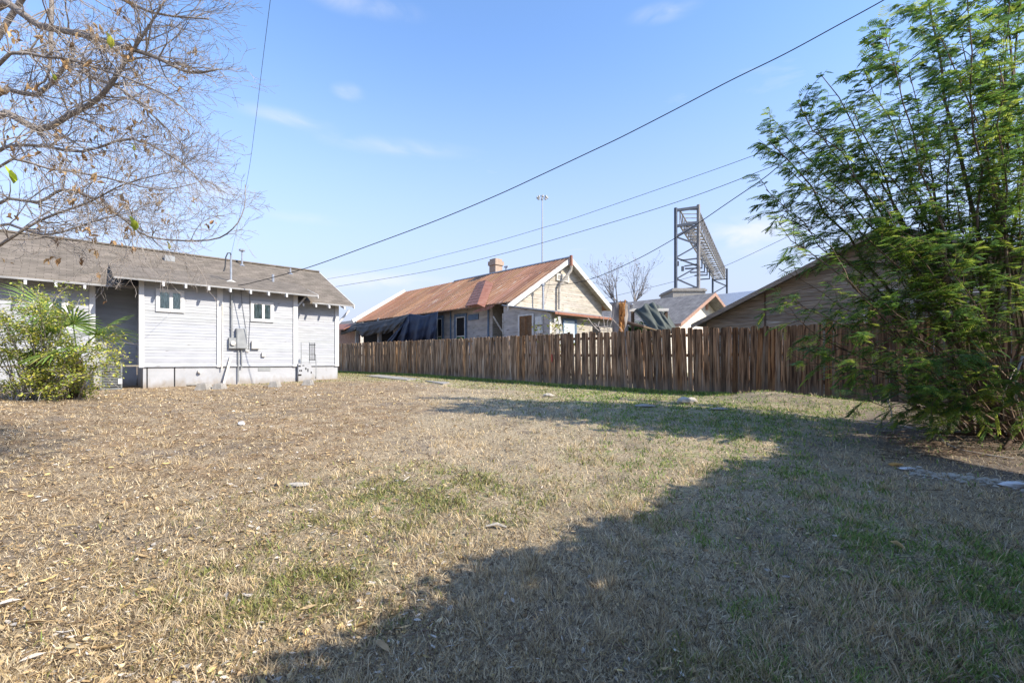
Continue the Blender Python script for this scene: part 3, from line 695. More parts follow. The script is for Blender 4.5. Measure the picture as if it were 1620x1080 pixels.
wallbox((414.5, 557.5), (420, 564), .09, 'faucet_box', 'oldwhite')
for px, y0, y1 in ((377, 551.5, 604), (382.2, 551.5, 582)):
    x = hit(px, 560, y=18.94)[0]; c_ = MB(); z0 = max(hit(px, y1, y=18.94)[2], gl(x, 18.9) - .05)
    c_.tube([(x, 18.94, z0), (x, 18.94, hit(px, y0, y=18.94)[2])], .022, 6); c_.build('conduit', M['metalgrey'], gh1)
for pts in (((381, 457), (383, 480), (389, 520)), ((395, 462), (396, 500), (393, 553))):
    c_ = MB(); c_.tube([hit(px, py, y=18.97) for px, py in pts], .007, 5); c_.build('cable', M['wirefar'], gh1)
q = hit(315, 588, y=18.98)
v_ = MB(); v_.tube([(q[0], 19.0, q[2]), (q[0] + .02, 18.9, q[2] + .02)], .06, 8); v_.build('drain_outlet', M['oldwhite'], gh1)
# leaning strips of wood against the wall
for i, (p0, p1) in enumerate((((365.5, 563.5), (353.5, 604)), ((352.5, 480), (351, 585)))):
    a = hit(*p0, y=18.93); b = hit(*p1, y=18.80 if i == 0 else 18.92)
    if i == 0: b = (b[0], b[1], gl(b[0], b[1]) + .0)
    st = MB(); st.beam(a, b, .07 if i == 0 else .03, .03, up=(0, 1, 0)); o = st.build('wood_strip', M['oldwhite'], None, (b[0], b[1], b[2]), True)
    tag(o, 'grey strip of wood leaning under the electric meter on the foundation' if i == 0 else 'thin white strip standing against the middle corner board', 'wood strip')

# steel steps with rail and gate
def steps():
    xs0, xs1 = hit(471.5, 600, y=18.9)[0], hit(500, 600, y=18.9)[0]; g = gl(xs0, 18.9)
    t = thing('metal_steps', 'white pierced metal steps with grey handrail against the grey house wall', 'steps', (xs0, 18.95, g), True)
    def face(px, py): return hit(px, py, y=18.85)
    top = face(480, 575)[2]; body = MB(); mid = xs0 + (xs1 - xs0) * .62
    n = 4
    for i in range(n):
        z1 = g + (top - g) * (i + 1) / n; x1 = xs1 - (xs1 - mid) * i / (n)
        body.box((xs0, 18.86 + .0 * i, g - .1 if i == 0 else g + (top - g) * i / n), (x1, 19.5 if x1 > XB1 else 18.94, z1))
    body.build('tread_block', M['found'], t)
    for px, py, w_, hh in ((474, 579, 4, 2), (474.5, 586, 1.8, 2.6), (477, 586, 1.8, 2.6), (474.5, 593, 5, 2.4), (484, 583, 2, 3), (487.3, 585.5, 1.6, 5), (492.5, 589, 1.4, 3), (480, 578, 3, 1.2)):
        a = hit(px - w_ / 2, py - hh / 2, y=18.85); b = hit(px + w_ / 2, py + hh / 2, y=18.85); MB().box((a[0], 18.853, b[2]), (b[0], 18.858, a[2])).build('slot', M['dark'], t)
    r = MB()
    for pts in (((476.5, 575), (476.5, 541), (489.5, 541), (489.5, 560)), ((476.5, 559), (489, 559)), ((489.5, 542), (489.5, 574), (500, 574), (500, 598)), ((489.5, 560), (499, 560), (500, 574)), ((498, 542), (498, 570))):
        r.tube([hit(a, b, y=18.84) for a, b in pts], .014, 6)
    r.build('handrail', M['metalgrey'], t)
    gt = MB()
    for px in (490.5, 492.5, 494.5, 496.5, 498): gt.tube([hit(px, 542, y=18.82), hit(px, 570, y=18.82)], .009, 5)
    for py in (545.5, 569): gt.tube([hit(489, py, y=18.82), hit(499, py, y=18.82)], .014, 5)
    gt.build('gate', M['darkmetal'], t)
steps()

# AC unit
def acunit():
    a = hit(158, 573, y=18.9); b = hit(193.5, 609, y=18.9); g = gl(b[0], 18.9)
    t = thing('air_conditioner', 'grey louvred air conditioning unit on the ground left of the bay', 'air conditioner', (a[0], 18.9, g), True)
    x0, x1, z1 = a[0], b[0], a[2]
    bd = MB(); bd.box((x0 + .02, 18.92, g + .04), (x1 - .02, 19.55, z1 - .03)); bd.build('coil', M['darkmetal'], t)
    lv = MB(); z = g + .1
    while z < z1 - .06: lv.box((x0, 18.895, z), (x1, 18.915, z + .022)); lv.box((x1 - .018, 18.92, z), (x1, 19.55, z + .022)); z += .05
    lv.build('louvre', M['acgrey'], t)
    fr = MB()
    for x in (x0, x1 - .04): fr.box((x, 18.885, g), (x + .04, 18.925, z1 - .04))
    fr.box((x0, 18.885, g), (x1, 19.56, g + .05)); fr.box((x0 - .01, 18.875, z1 - .04), (x1 + .01, 19.57, z1))
    fr.tube([((x0 + x1) / 2, 19.23, z1), ((x0 + x1) / 2, 19.23, z1 + .03)], .26, 18); fr.build('frame', M['acgrey'], t)
    c = hit(190, 603, y=18.88); MB().box((c[0] - .05, 18.87, c[2] - .08), (c[0] + .05, 18.884, c[2] + .08)).build('label_plate', M['white'], t)
acunit()

# concrete blocks (pier blocks) on the ground in front of the house
def gpt(px, py):
    Y = 12.0
    for _ in range(25): X = (px - CX) / F * Y; Y = .5 * Y + .5 * (CAMZ - g1(X, Y)) * F / max(py - HY, 1.0)
    return X, Y
for px, py, lab, s in ((323, 616, 'grey concrete pier block, biggest and leftmost of those lying before the house', 1.15), (347.5, 615, 'grey concrete pier block just right of the biggest one', 1.0),
                       (435, 611.5, 'grey concrete pier block lying below the crawl vent of the house', 1.0), (487.5, 608.5, 'grey concrete pier block lying in front of the metal steps', 1.0)):
    X, Y = gpt(px, py); z = g1(X, Y); w0, w1, hh = .17 * s, .11 * s, .17 * s
    mb = MB(); mb.hexa([(X - w0, Y - w0, z - .04), (X + w0, Y - w0, z - .04), (X + w0, Y + w0, z - .04), (X - w0, Y + w0, z - .04), (X - w1, Y - w1, z + hh), (X + w1 * .9, Y - w1, z + hh * .93), (X + w1, Y + w1, z + hh), (X - w1, Y + w1, z + hh)])
    mb.box((X - .05, Y - .05, z + hh - .02), (X + .05, Y + .05, z + hh + .012))
    tag(mb.build('concrete_block', M['concrete'], None, (X, Y, z)), lab, 'concrete block', 'pier blocks in front of the grey house')
X, Y = gpt(305, 610); z = g1(X, Y)
tag(MB().rock((X, Y, z + .03), .2, 5, (1.2, .8, .5)).build('rock', M['concrete'], None, (X, Y, z)), 'low grey rubble stone by the foundation left of the pier blocks', 'rock')

# ------------------------------------------------------------ fence
FX = 12.35
def ftop(y): return float(np.interp(y, [-8, 2, 3.9, 6.2, 29.5], [2.36, 2.36, 2.34, 2.425, 2.62]))
fence = thing('picket_fence', 'long weathered brown wooden dog-eared privacy fence across the back of the yard', 'fence', (FX, 29.4, gl(FX, 29.4)), True)
def build_fence():
    R = random.Random(3); y = 29.4; k = 0; panel = MB(); edge = y
    def lean(y): # groups of pickets racked sideways
        return .02 * math.sin(y * 1.3) + .075 * math.exp(-((y - 8.0) / 1.5) ** 2) + R.gauss(0, .016)
    while y > -7.5:
        wd = R.uniform(.132, .146); gap = R.choice([.001, .002, .004, .006, .012]) if y < 17 else R.choice([.0, .001, .002, .006])
        if 5.8 < y < 12.5: gap += R.choice([0, .002, .006, .010])
        g = gl(FX, y) + R.uniform(.01, .05); t = ftop(y) + R.uniform(-.03, .02) + (.035 if R.random() < .06 else 0)
        s = lean(y) * (t - g); x0 = FX + R.uniform(-.006, .006); th = .017; e = .028
        twist = R.uniform(-.012, .012)
        warm = R.random(); v = R.uniform(.55, 1.35)
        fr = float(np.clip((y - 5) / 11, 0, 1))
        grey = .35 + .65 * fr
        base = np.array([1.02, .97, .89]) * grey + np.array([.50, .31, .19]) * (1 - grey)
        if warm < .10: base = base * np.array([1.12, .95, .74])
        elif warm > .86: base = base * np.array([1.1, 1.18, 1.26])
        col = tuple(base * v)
        ya, yb = y, y - wd; zt = t - e
        prof = [(ya, g), (yb, g), (yb + s * .93, zt), (yb + s + e, t), (ya + s - e, t), (ya + s * .93, zt)]
        kk = len(panel.v)
        for dx in (0, th):
            for i, (py_, pz_) in enumerate(prof):
                tw = twist * (1 if i in (1, 2, 3) else -1)
                panel.v.append((x0 + dx + tw, py_, pz_))
        panel.f.append(tuple(kk + i for i in range(6))); panel.f.append(tuple(kk + 11 - i for i in range(6)))
        for i in range(6):
            j = (i + 1) % 6; panel.f.append((kk + j, kk + i, kk + 6 + i, kk + 6 + j))
        panel.c += [col] * 8
        y -= wd + gap; k += 1
        if k % 17 == 0 or y <= -7.5:
            panel.build('picket_panel', M['fence'], fence); panel = MB()
            ra = MB()
            for h in (.35, 1.0, 1.55):
                ra.hexa([(FX + .03, edge, gl(FX, edge) + h), (FX + .07, edge, gl(FX, edge) + h), (FX + .07, y, gl(FX, y) + h), (FX + .03, y, gl(FX, y) + h),
                         (FX + .03, edge, gl(FX, edge) + h + .085), (FX + .07, edge, gl(FX, edge) + h + .085), (FX + .07, y, gl(FX, y) + h + .085), (FX + .03, y, gl(FX, y) + h + .085)], (.8, .7, .6))
            ra.build('rail', M['fence'], fence)
            MB().box((FX + .075, y - .045, gl(FX, y) - .1), (FX + .165, y + .045, ftop(y) - .1), (.8, .7, .6)).build('post', M['fence'], fence)
            edge = y
build_fence()
a = hit(873, 560, x=FX - .03); b = hit(873.5, 572, x=FX - .03)
tag(MB().box((FX - .03, a[1] - .02, b[2]), (FX - .022, a[1] + .02, a[2])).build('ribbon', M['redtape'], None, (FX - .03, a[1], b[2]), True), 'short red ribbon stapled on a fence picket', 'ribbon')

# ------------------------------------------------------------ red roofed house
RXc, RZc, SL = 18.27, 6.70, .63
def rz(x): return RZc - SL * abs(x - RXc)
rh = thing('red_roof_house', 'old cream clapboard house with rusted red metal gable roof behind the fence', 'house', (18.27, 15.5, gl(18.27, 15.5)), True)
GY, FY = 15.1, 31.0
XE, XW = 14.3, 14.75
def rust_slope(x0, x1, ya, yb, off=0.0, name='roof', t=.05):
    """ribbed sheet: raised V crimps every 0.3 m running down the slope"""
    mb = MB(); ys = []; y = ya
    while y < yb - .3:
        ys += [(y, 0), (y + .24, 0), (y + .26, .022), (y + .28, 0)]; y += .28
    ys.append((yb, 0)); xs = np.linspace(x0, x1, 4); rowsT = []
    for x in xs:
        rowsT.append([(x, yy, rz(x) + h + off) for yy, h in ys])
    R = random.Random(int(abs(x0) * 10)); k = len(mb.v)
    mb.grid(rowsT)
    nc = len(ys) - 1; cs = []
    for i in range(3):
        cc = []
        for j in range(nc):
            R2 = random.Random(j // 8 * 31 + (1 if i == 2 else 0)); v = R2.uniform(.82, 1.2); cc.append((v, v * R2.uniform(.95, 1.08), v * R2.uniform(.95, 1.1)))
        cs += cc
    mb.c = cs
    mb.hexa([(x0, ya, rz(x0) - t + off), (x1, ya, rz(x1) - t + off), (x1, yb, rz(x1) - t + off), (x0, yb, rz(x0) - t + off),
             (x0, ya, rz(x0) - .006 + off), (x1, ya, rz(x1) - .006 + off), (x1, yb, rz(x1) - .006 + off), (x0, yb, rz(x0) - .006 + off)])
    return mb.build(name, M['rust'], rh)
r1 = rust_slope(XE, RXc, GY, FY)
rust_slope(RXc + 3.65, RXc, GY, FY)
rust_slope(XE - .12, RXc, GY + .02, 24.6, .03)
MB().box((RXc - .1, GY, RZc - .01), (RXc + .1, 24.8, RZc + .045)).build('ridge_cap', M['galv'], rh)
rk = MB(); rk.beam((XE - .1, FY + .03, rz(XE) + .06), (RXc, FY + .03, RZc + .06), .12, .30); rk.build('rake_board', M['white'], rh)
rk = MB()
for xa, xb in ((XE - .35, RXc), (RXc + 3.8, RXc)):
    rk.hexa([(xa, GY - .035, rz(xa) - .24), (xb, GY - .035, RZc - .24), (xb, GY - .003, RZc - .24), (xa, GY - .003, rz(xa) - .24),
             (xa, GY - .035, rz(xa) + .02), (xb, GY - .035, RZc + .02), (xb, GY - .003, RZc + .02), (xa, GY - .003, rz(xa) + .02)])
rk.build('barge_board', M['oldwhite'], rh)
w = MB(); siding(w, [(14.2, 3.6), (21.4, 3.6), (21.4, rz(21.4) - .08), (RXc, RZc - .08), (14.2, rz(14.2) - .08)], lambda u, z, o: (u, 15.5 - o, z), .11, seg=2.2, var=.10, sag=.006, seed=21)
w.build('gable_wall', M['oldpaint'], rh)
MB().box((14.1, 15.52, .4), (21.4, 15.6, 3.65)).build('gable_wall', M['oldpaint'], rh)
w = MB(); siding(w, [(17.0, 1.0), (30.5, 1.0), (30.5, rz(XW) - .06), (17.0, rz(XW) - .06)], lambda u, z, o: (XW - o, u, z), .11, seg=2.5, var=.10, seed=22)
w.build('wall', M['oldgrey'], rh)
w = MB(); siding(w, [(XW - .02, 1.0), (16.3, 1.0), (16.3, 4.3), (XW - .02, 4.3)], lambda u, z, o: (u, 17.0 - o, z), .11, seed=23); w.build('wall', M['oldpaint'], rh)
w = MB(); w.box((16.3, 15.6, .5), (16.36, 17.0, 5.0)); w.box((XW, 30.45, .5), (21.4, 30.5, rz(XW) - .1)); w.box((21.34, 15.6, .5), (21.4, 30.4, rz(21.4) - .1)); w.build('wall', M['oldgrey'], rh)
sf = MB()
for xa, xb in ((XE, RXc), (RXc + 3.65, RXc)): # board soffit under the front overhang
    sf.hexa([(xa, GY + .01, rz(xa) - .08), (xb, GY + .01, RZc - .08), (xb, 15.49, RZc - .08), (xa, 15.49, rz(xa) - .08), (xa, GY + .01, rz(xa) - .056), (xb, GY + .01, RZc - .056), (xb, 15.49, RZc - .056), (xa, 15.49, rz(xa) - .056)])
sf.build('soffit', M['oldpaint'], rh)
# gable vent
a, b = hit(880.5, 432, y=15.44), hit(900, 446.5, y=15.44)
fr = MB(); x0, x1, z0, z1 = a[0], b[0], b[2], a[2]
fr.box((x0, 15.42, z0), (x0 + .08, 15.49, z1)); fr.box((x1 - .08, 15.42, z0), (x1, 15.49, z1)); fr.box((x0 + .08, 15.42, z1 - .08), (x1 - .08, 15.49, z1)); fr.box((x0 + .08, 15.42, z0), (x1 - .08, 15.49, z0 + .06))
gv = fr.build('gable_vent', M['oldwhite'], rh)
lv = MB()
for i in range(5):
    z = z0 + .08 + i * (z1 - z0 - .16) / 5; lv.hexa([(x0 + .08, 15.43, z), (x1 - .08, 15.43, z), (x1 - .08, 15.475, z + .03), (x0 + .08, 15.475, z + .03), (x0 + .08, 15.43, z + .012), (x1 - .08, 15.43, z + .012), (x1 - .08, 15.475, z + .042), (x0 + .08, 15.475, z + .042)])
lv.build('louvre', M['oldwhite'], gv)
# flue pipe
fp = MB(); fp.tube([hit(903.5, 404, y=14.95), hit(904, 421, y=14.95)], .075, 8); fp.build('flue_pipe', M['redmetal'], rh)
fp = MB(); fp.tube([hit(904, 421, y=14.95), hit(903, 428, y=14.97), hit(886, 451, y=15.3), hit(885, 456, y=15.33), hit(885, 489, y=15.33)], .075, 8); fp.build('flue_pipe', M['oldpaint'], rh)
# electrical mast
fp = MB(); fp.tube([hit(859, 450, y=15.0), hit(860, 528, y=15.0)], .05, 8); fp.tube([hit(859, 449, y=15.0), hit(859, 452, y=15.0)], .09, 8); fp.build('service_mast', M['galv'], rh)
# chimney
cy = hit(780, 430, x=RXc)[1]
ch = MB(); zt = hit(780, 412, x=RXc + .3)[2]
ch.box((RXc - .05, cy - .28, RZc - .6), (RXc + .5, cy + .28, zt - .38), (1, 1, 1)); ch.box((RXc - .11, cy - .34, zt - .38), (RXc + .56, cy + .34, zt - .14)); ch.box((RXc - .04, cy - .27, zt - .14), (RXc + .49, cy + .27, zt))
ch.build('chimney', M['brick'], rh)
q = hit(801, 431, x=RXc); v_ = MB(); v_.tube([(q[0], q[1], RZc - .1), (q[0], q[1], RZc + .22)], .06, 8); v_.tube([(q[0], q[1] - .15, RZc + .24), (q[0], q[1] + .15, RZc + .24)], .05, 6); v_.build('vent_pipe', M['galv'], rh)
# folded roof patch on the slope
def rp(px, py, up=.0):
    r = (px - CX) / F; dx, dy, dz = r * CB + SB, -r * SB + CB, (HY - py) / F
    t = (RZc - SL * RXc - CAMZ) / (dz - SL * dx); return Vector((dx * t, dy * t, CAMZ + dz * t + up))
pa, pb, pc, pd_, pe, pf = rp(736.5, 486, .06), rp(756, 447.5, .06), rp(768.5, 450.5, .26), rp(755, 489.5, .26), rp(780.5, 450.5, .06), rp(767, 488, .06)
pm = MB(); n = 9
for i in range(n):
    u0, u1 = i / n, (i + .86) / n
    pm.poly([pa.lerp(pb, u0), pd_.lerp(pc, u0), pd_.lerp(pc, u1), pa.lerp(pb, u1)])
    u2 = (i + 1) / n; dn = Vector((0, 0, -.035)); pm.poly([pa.lerp(pb, u1) + dn, pd_.lerp(pc, u1) + dn, pd_.lerp(pc, u2) + dn, pa.lerp(pb, u2) + dn])
pm.poly([pd_, pf, pe, pc]); pm.poly([pb, pc, pe]); pm.poly([pa, pd_, pf])
pm.build('roof_patch', M['redmetal'], rh)
# small porch roof tip under the patch
q0, q1, q2, q3 = hit(749, 494, x=13.95), hit(772, 490, x=13.95), rp(782, 484, 0), rp(764, 487, 0)
mb = MB(); mb.hexa([q0, q1, q2, q3, (q0[0], q0[1], q0[2] + .05), (q1[0], q1[1], q1[2] + .05), (q2[0], q2[1], q2[2] + .05), (q3[0], q3[1], q3[2] + .05)]); mb.build('porch_roof', M['redmetal'], rh)
# lean-to addition: shade-greyed side wall with shuttered window, cream front wall
AX, AY = 14.1, 12.74
def lz(y): return CAMZ + 2.02 + .17 * (y - 12.5)
w = MB(); siding(w, [(AY, .8), (15.5, .8), (15.5, lz(15.5) - .06), (AY, lz(AY) - .06)], lambda u, z, o: (AX - o, u, z), .105, seg=2, var=.08, seed=31); w.build('side_wall', M['oldgrey'], rh)
w = MB(); siding(w, [(AX, .8), (18.4, .8), (18.4, lz(AY) - .06), (AX, lz(AY) - .06)], lambda u, z, o: (u, AY - o, z), .105, seg=1.6, var=.12, sag=.012, seed=32); w.build('front_wall', M['oldpaint'], rh)
lr = MB(); lr.hexa([(AX - .12, 12.4, lz(12.4) - .04), (18.6, 12.4, lz(12.4) - .04), (18.6, 15.5, lz(15.5) - .04), (AX - .12, 15.5, lz(15.5) - .04), (AX - .12, 12.4, lz(12.4)), (18.6, 12.4, lz(12.4)), (18.6, 15.5, lz(15.5)), (AX - .12, 15.5, lz(15.5))]); lr.build('lean_to_roof', M['galv'], rh)
B((AX - .1, 12.36, lz(12.4) - .12), (18.6, 12.398, lz(12.4) - .02), 'fascia', 'redmetal', rh)
B((AX - .035, AY - .035, 1.0), (AX + .07, AY - .018, lz(AY) - .1), 'corner_board', 'oldwhite', rh)
# shuttered window on the side wall
a, b = hit(820, 498, x=AX - .03), hit(844.5, 540, x=AX - .03); y1, y0, z1, z0 = a[1], b[1], a[2], b[2]
fr = MB(); fr.box((AX - .06, y0, z0), (AX - .02, y0 + .09, z1)); fr.box((AX - .06, y1 - .09, z0), (AX - .02, y1, z1)); fr.box((AX - .06, y0 + .09, z1 - .07), (AX - .02, y1 - .09, z1)); wf = fr.build('window_frame', M['oldwhite'], rh)
ym = (y0 + y1) / 2
for ya, yb in ((y0 + .1, ym - .01), (ym + .01, y1 - .1)):
    s = MB(); s.box((AX - .055, ya, z0), (AX - .03, ya + .05, z1 - .08)); s.box((AX - .055, yb - .05, z0), (AX - .03, yb, z1 - .08)); s.box((AX - .055, ya + .05, z1 - .14), (AX - .03, yb - .05, z1 - .08))
    z = z0
    while z < z1 - .16: s.box((AX - .05, ya + .05, z), (AX - .035, yb - .05, z + .03)); z += .05
    s.build('shutter', M['shutter'], wf)
for p0, p1 in (((847, 501), (857, 513)), ((848, 516.5), (857, 527))):
    a, b = hit(*p0, x=AX - .1), hit(*p1, x=AX - .1); MB().box((AX - .12, b[1], b[2]), (AX - .02, a[1], a[2])).build('utility_box', M['oldwhite'], rh)
# bright window and hole on the front wall
a, b = hit(890, 503, y=AY - .03), hit(912, 545, y=AY - .03)
fr = MB(); fr.box((a[0], AY - .06, b[2]), (a[0] + .07, AY - .02, a[2])); fr.box((b[0] - .12, AY - .06, b[2]), (b[0], AY - .02, a[2])); fr.box((a[0] + .07, AY - .06, a[2] - .08), (b[0] - .12, AY - .02, a[2])); wf = fr.build('window_frame', M['bluetrim'], rh)
MB().box((a[0] + .07, AY - .035, b[2]), (b[0] - .12, AY - .03, a[2] - .08)).build('pane', mat('pale_blind', (.62, .70, .74), None, 2, rough=.3), wf)
a, b = hit(938, 513, y=AY - .03), hit(950, 530, y=AY - .03); MB().box((a[0], AY - .03, b[2]), (b[0], AY - .022, a[2])).build('hole', M['dark'], rh)
# side wall trims and windows
def side_win(p0, p1, name='window_frame', trimm='bluetrim'):
    a, b = hit(*p0, x=XW - .03), hit(*p1, x=XW - .03); y1, y0, z1, z0 = a[1], b[1], a[2], b[2]
    fr = MB(); fr.box((XW - .07, y0, z0), (XW - .02, y0 + .12, z1)); fr.box((XW - .07, y1 - .12, z0), (XW - .02, y1, z1)); fr.box((XW - .07, y0 + .12, z1 - .14), (XW - .02, y1 - .12, z1)); wf = fr.build(name, M[trimm], rh)
    fr = MB(); ya, yb = y0 + .13, y1 - .13; fr.box((XW - .06, ya, z0), (XW - .03, ya + .05, z1 - .15)); fr.box((XW - .06, yb - .05, z0), (XW - .03, yb, z1 - .15)); fr.box((XW - .06, ya + .05, z1 - .2), (XW - .03, yb - .05, z1 - .15))
    zm = z0 + (z1 - z0) * .25; fr.box((XW - .06, ya + .05, zm + .02), (XW - .03, yb - .05, zm + .07)); fr.build('sash', M['oldwhite'], wf)
    MB().box((XW - .04, ya + .05, zm + .07), (XW - .035, yb - .05, z1 - .2)).build('pane', M['dark'], wf); MB().box((XW - .045, ya + .05, z0), (XW - .035, yb - .05, zm + .02)).build('panel', M['greenpane'], wf)
side_win((719.5, 497.5), (738.5, 545))
side_win((690, 500), (702, 545))
for px in (713, 772.5):
    q = hit(px, 510, x=XW - .03); MB().box((XW - .05, q[1] - .05, 1.0), (XW - .02, q[1] + .05, rz(XW) - .15)).build('corner_board', M['bluetrim'], rh)
a = hit(741, 498, x=XW - .03); b = hit(757, 505, x=XW - .03)
MB().box((XW - .05, b[1], b[2]), (XW - .02, a[1], a[2])).build('frieze_board', M['bluetrim'], rh)
# porch at the far end: posts, flat dark sheet standing in for its shade, red wall, little red roof
for px in (563.5, 599):
    q = hit(px, 530, x=14.35); MB().box((14.3, q[1] - .1, .7), (14.5, q[1] + .1, rz(14.5) - .06)).build('porch_post', M['oldgrey'], rh)
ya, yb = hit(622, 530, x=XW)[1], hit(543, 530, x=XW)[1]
MB().box((XW - .05, ya, .8), (XW - .028, min(yb, 30.4), rz(XW) - .1)).build('porch_shade_sheet', M['dark'], rh)
a = hit(536, 514, x=14.0); b = hit(561, 512, x=14.4)
mb = MB(); mb.hexa([(13.6, 31.1, a[2] - .45), (14.4, 31.1, a[2] - .05), (14.4, 34.2, a[2] + .1), (13.6, 34.2, a[2] - .35), (13.6, 31.1, a[2] - .4), (14.4, 31.1, a[2] + .02), (14.4, 34.2, a[2] + .15), (13.6, 34.2, a[2] - .3)]); mb.build('porch_roof', M['redmetal'], rh)
MB().box((14.7, 31.1, .8), (14.8, 34.5, a[2] - .05)).build('porch_wall', M['redtrim'], rh)
rk2 = MB(); rk2.beam(hit(795, 525, y=16.4), hit(780, 500, y=16.6), .08, .05); rk2.build('porch_brace', M['oldwhite'], rh)

# tarps hung from the eave
def drape(name, top, bot, m, label, xpl, amp=.08, nu=56, nv=20, xb=-.25):
    def interp(pl, u):
        s = u * (len(pl) - 1); i = min(int(s), len(pl) - 2); f = s - i
        return (pl[i][0] * (1 - f) + pl[i + 1][0] * f, pl[i][1] * (1 - f) + pl[i + 1][1] * f)
    rows = []
    for j in range(nv + 1):
        v = j / nv; row = []
        for i in range(nu + 1):
            u = i / nu; a = interp(top, u); b = interp(bot, u)
            px, py = a[0] * (1 - v) + b[0] * v, a[1] * (1 - v) + b[1] * v
            x = xpl + xb * math.sin(v * 2.2) + .015 * math.sin(u * 87 + 9 * v) * (.3 + v) + .012 * math.sin(v * 19 + u * 12) + amp * v * math.sin(u * 23 + 2 * math.sin(v * 2)) + amp * .5 * math.sin(u * 51 + v * 4) * v
            row.append(hit(px, py, x=x))
        rows.append(row)
    mb = MB(); mb.grid(rows); p = rows[0][0]
    o = mb.build(name, M[m], None, p, True, smooth=True)
    sd = o.modifiers.new('thick', 'SOLIDIFY'); sd.thickness = .012
    return tag(o, label, 'tarp')
z2 = lambda x, y: (520 + x / 4.911, 380 + y / 4.909)
drape('tarp', [z2(*p) for p in ((95, 702), (205, 648), (365, 628), (480, 612), (622, 572))], [z2(*p) for p in ((93, 735), (215, 700), (260, 752), (385, 722), (450, 728), (560, 660))], 'tarp',
      'black shade tarp sagging in loops along the far porch eave', 14.1, nu=70)
drape('tarp', [z2(*p) for p in ((560, 668), (612, 585), (630, 570), (740, 585), (850, 555))], [z2(*p) for p in ((448, 790), (520, 800), (620, 800), (720, 800), (825, 800))], 'navy',
      'navy blue tarp hanging from the eave down behind the fence', 14.0, .12)

# ------------------------------------------------------------ stump, shrub, broken boards, shade cloth behind the fence
def stump():
    cxs, cys = at(980.5, 500, 17.5)[:2]; z0 = g1(cxs, cys); zt = CAMZ + (HY - 481) / F * 17.5
    t = thing('tree_stump', 'tall torn tree stump with split orange wood behind the fence', 'stump', (cxs, cys, z0))
    R = random.Random(5); rows = []; n = 22; mb = MB(); wood = MB()
    def rad_(a, z): return .30 * (1 + .10 * math.sin(3 * a + z) + .05 * math.sin(7 * a + 3 * z)) * (1.08 - .05 * z)
    for i in range(12):
        z = z0 - .1 + (zt - z0 + .1) * i / 11; row = []
        for j in range(n + 1):
            a = 2 * math.pi * j / n; front = math.exp(-((a - 4.75) / .55) ** 2) * (1 if z > z0 + .6 else 0)
            r = rad_(a, z) * (1 - .22 * front) ; zz = z + (R.uniform(-.05, .05) + .06 * math.sin(a * 2) if i == 11 and 0 < j < n else 0)
            row.append((cxs + r * math.cos(a), cys + r * math.sin(a), zz))
        row[-1] = row[0]; rows.append(row)
    mb.grid(rows); mb.poly(rows[-1][:-1]); mb.build('trunk', M['stumpbark'], t, smooth=True)
    rows = []
    for i in range(16):
        z = z0 + .8 + (zt + .02 - z0 - .8) * i / 15; row = []
        for j in range(9):
            a = 4.3 + .95 * j / 8; r = rad_(a, z) * (.93 + R.uniform(-.05, .07)) if 0 < j < 8 else rad_(a, z) * .8
            row.append((cxs + r * math.cos(a), cys + r * math.sin(a), z))
        rows.append(row)
    wood.grid(rows)
    for k in range(22):
        a = R.uniform(4.3, 5.25); z = R.uniform(zt - .9, zt - .1); r = .27; L = R.uniform(.15, .4); p0 = Vector((cxs + r * math.cos(a), cys + r * math.sin(a), z)); wood.beam(p0, p0 + Vector((R.uniform(-.04, .04), -.06, L)), .03, .02)
    wood.build('split_wood', M['stumpwood'], t)
stump()

def branch_tree(mb, P, d, L, r, depth, R, spread=.5, ratio=.72, up=.05, nk=(2, 3), tips=None, seg=5, wig=.12, droop=0.0, rmin=.0025):
    pts = [Vector(P)]; dd = Vector(d).normalized(); rs = [r]
    for i in range(seg):
        dd = (dd + Vector((R.gauss(0, wig), R.gauss(0, wig), R.gauss(0, wig) + up - droop))).normalized()
        pts.append(pts[-1] + dd * (L / seg)); rs.append(max(r * (1 - .45 * (i + 1) / seg), rmin))
    mb.tube(pts, rs, 6 if r > .03 else (4 if r > .008 else 3), cap=False)
    if depth == 0:
        if tips is not None: tips.append((pts[-1], dd)); tips.append((pts[-2], dd))
        return
    for i in range(R.randint(*nk)):
        k = R.randint(max(1, seg // 3), seg) if i else seg
        a = Vector((R.gauss(0, 1), R.gauss(0, 1), R.gauss(0, 1))); a = (a - dd * a.dot(dd)).normalized()
        sp = spread * R.uniform(.6, 1.4)
        branch_tree(mb, pts[k], (dd * math.cos(sp) + a * math.sin(sp)), L * ratio * R.uniform(.75, 1.15), max(rs[k] * .72, rmin), depth - 1, R, spread, ratio, up, nk, tips, seg, wig, droop, rmin)

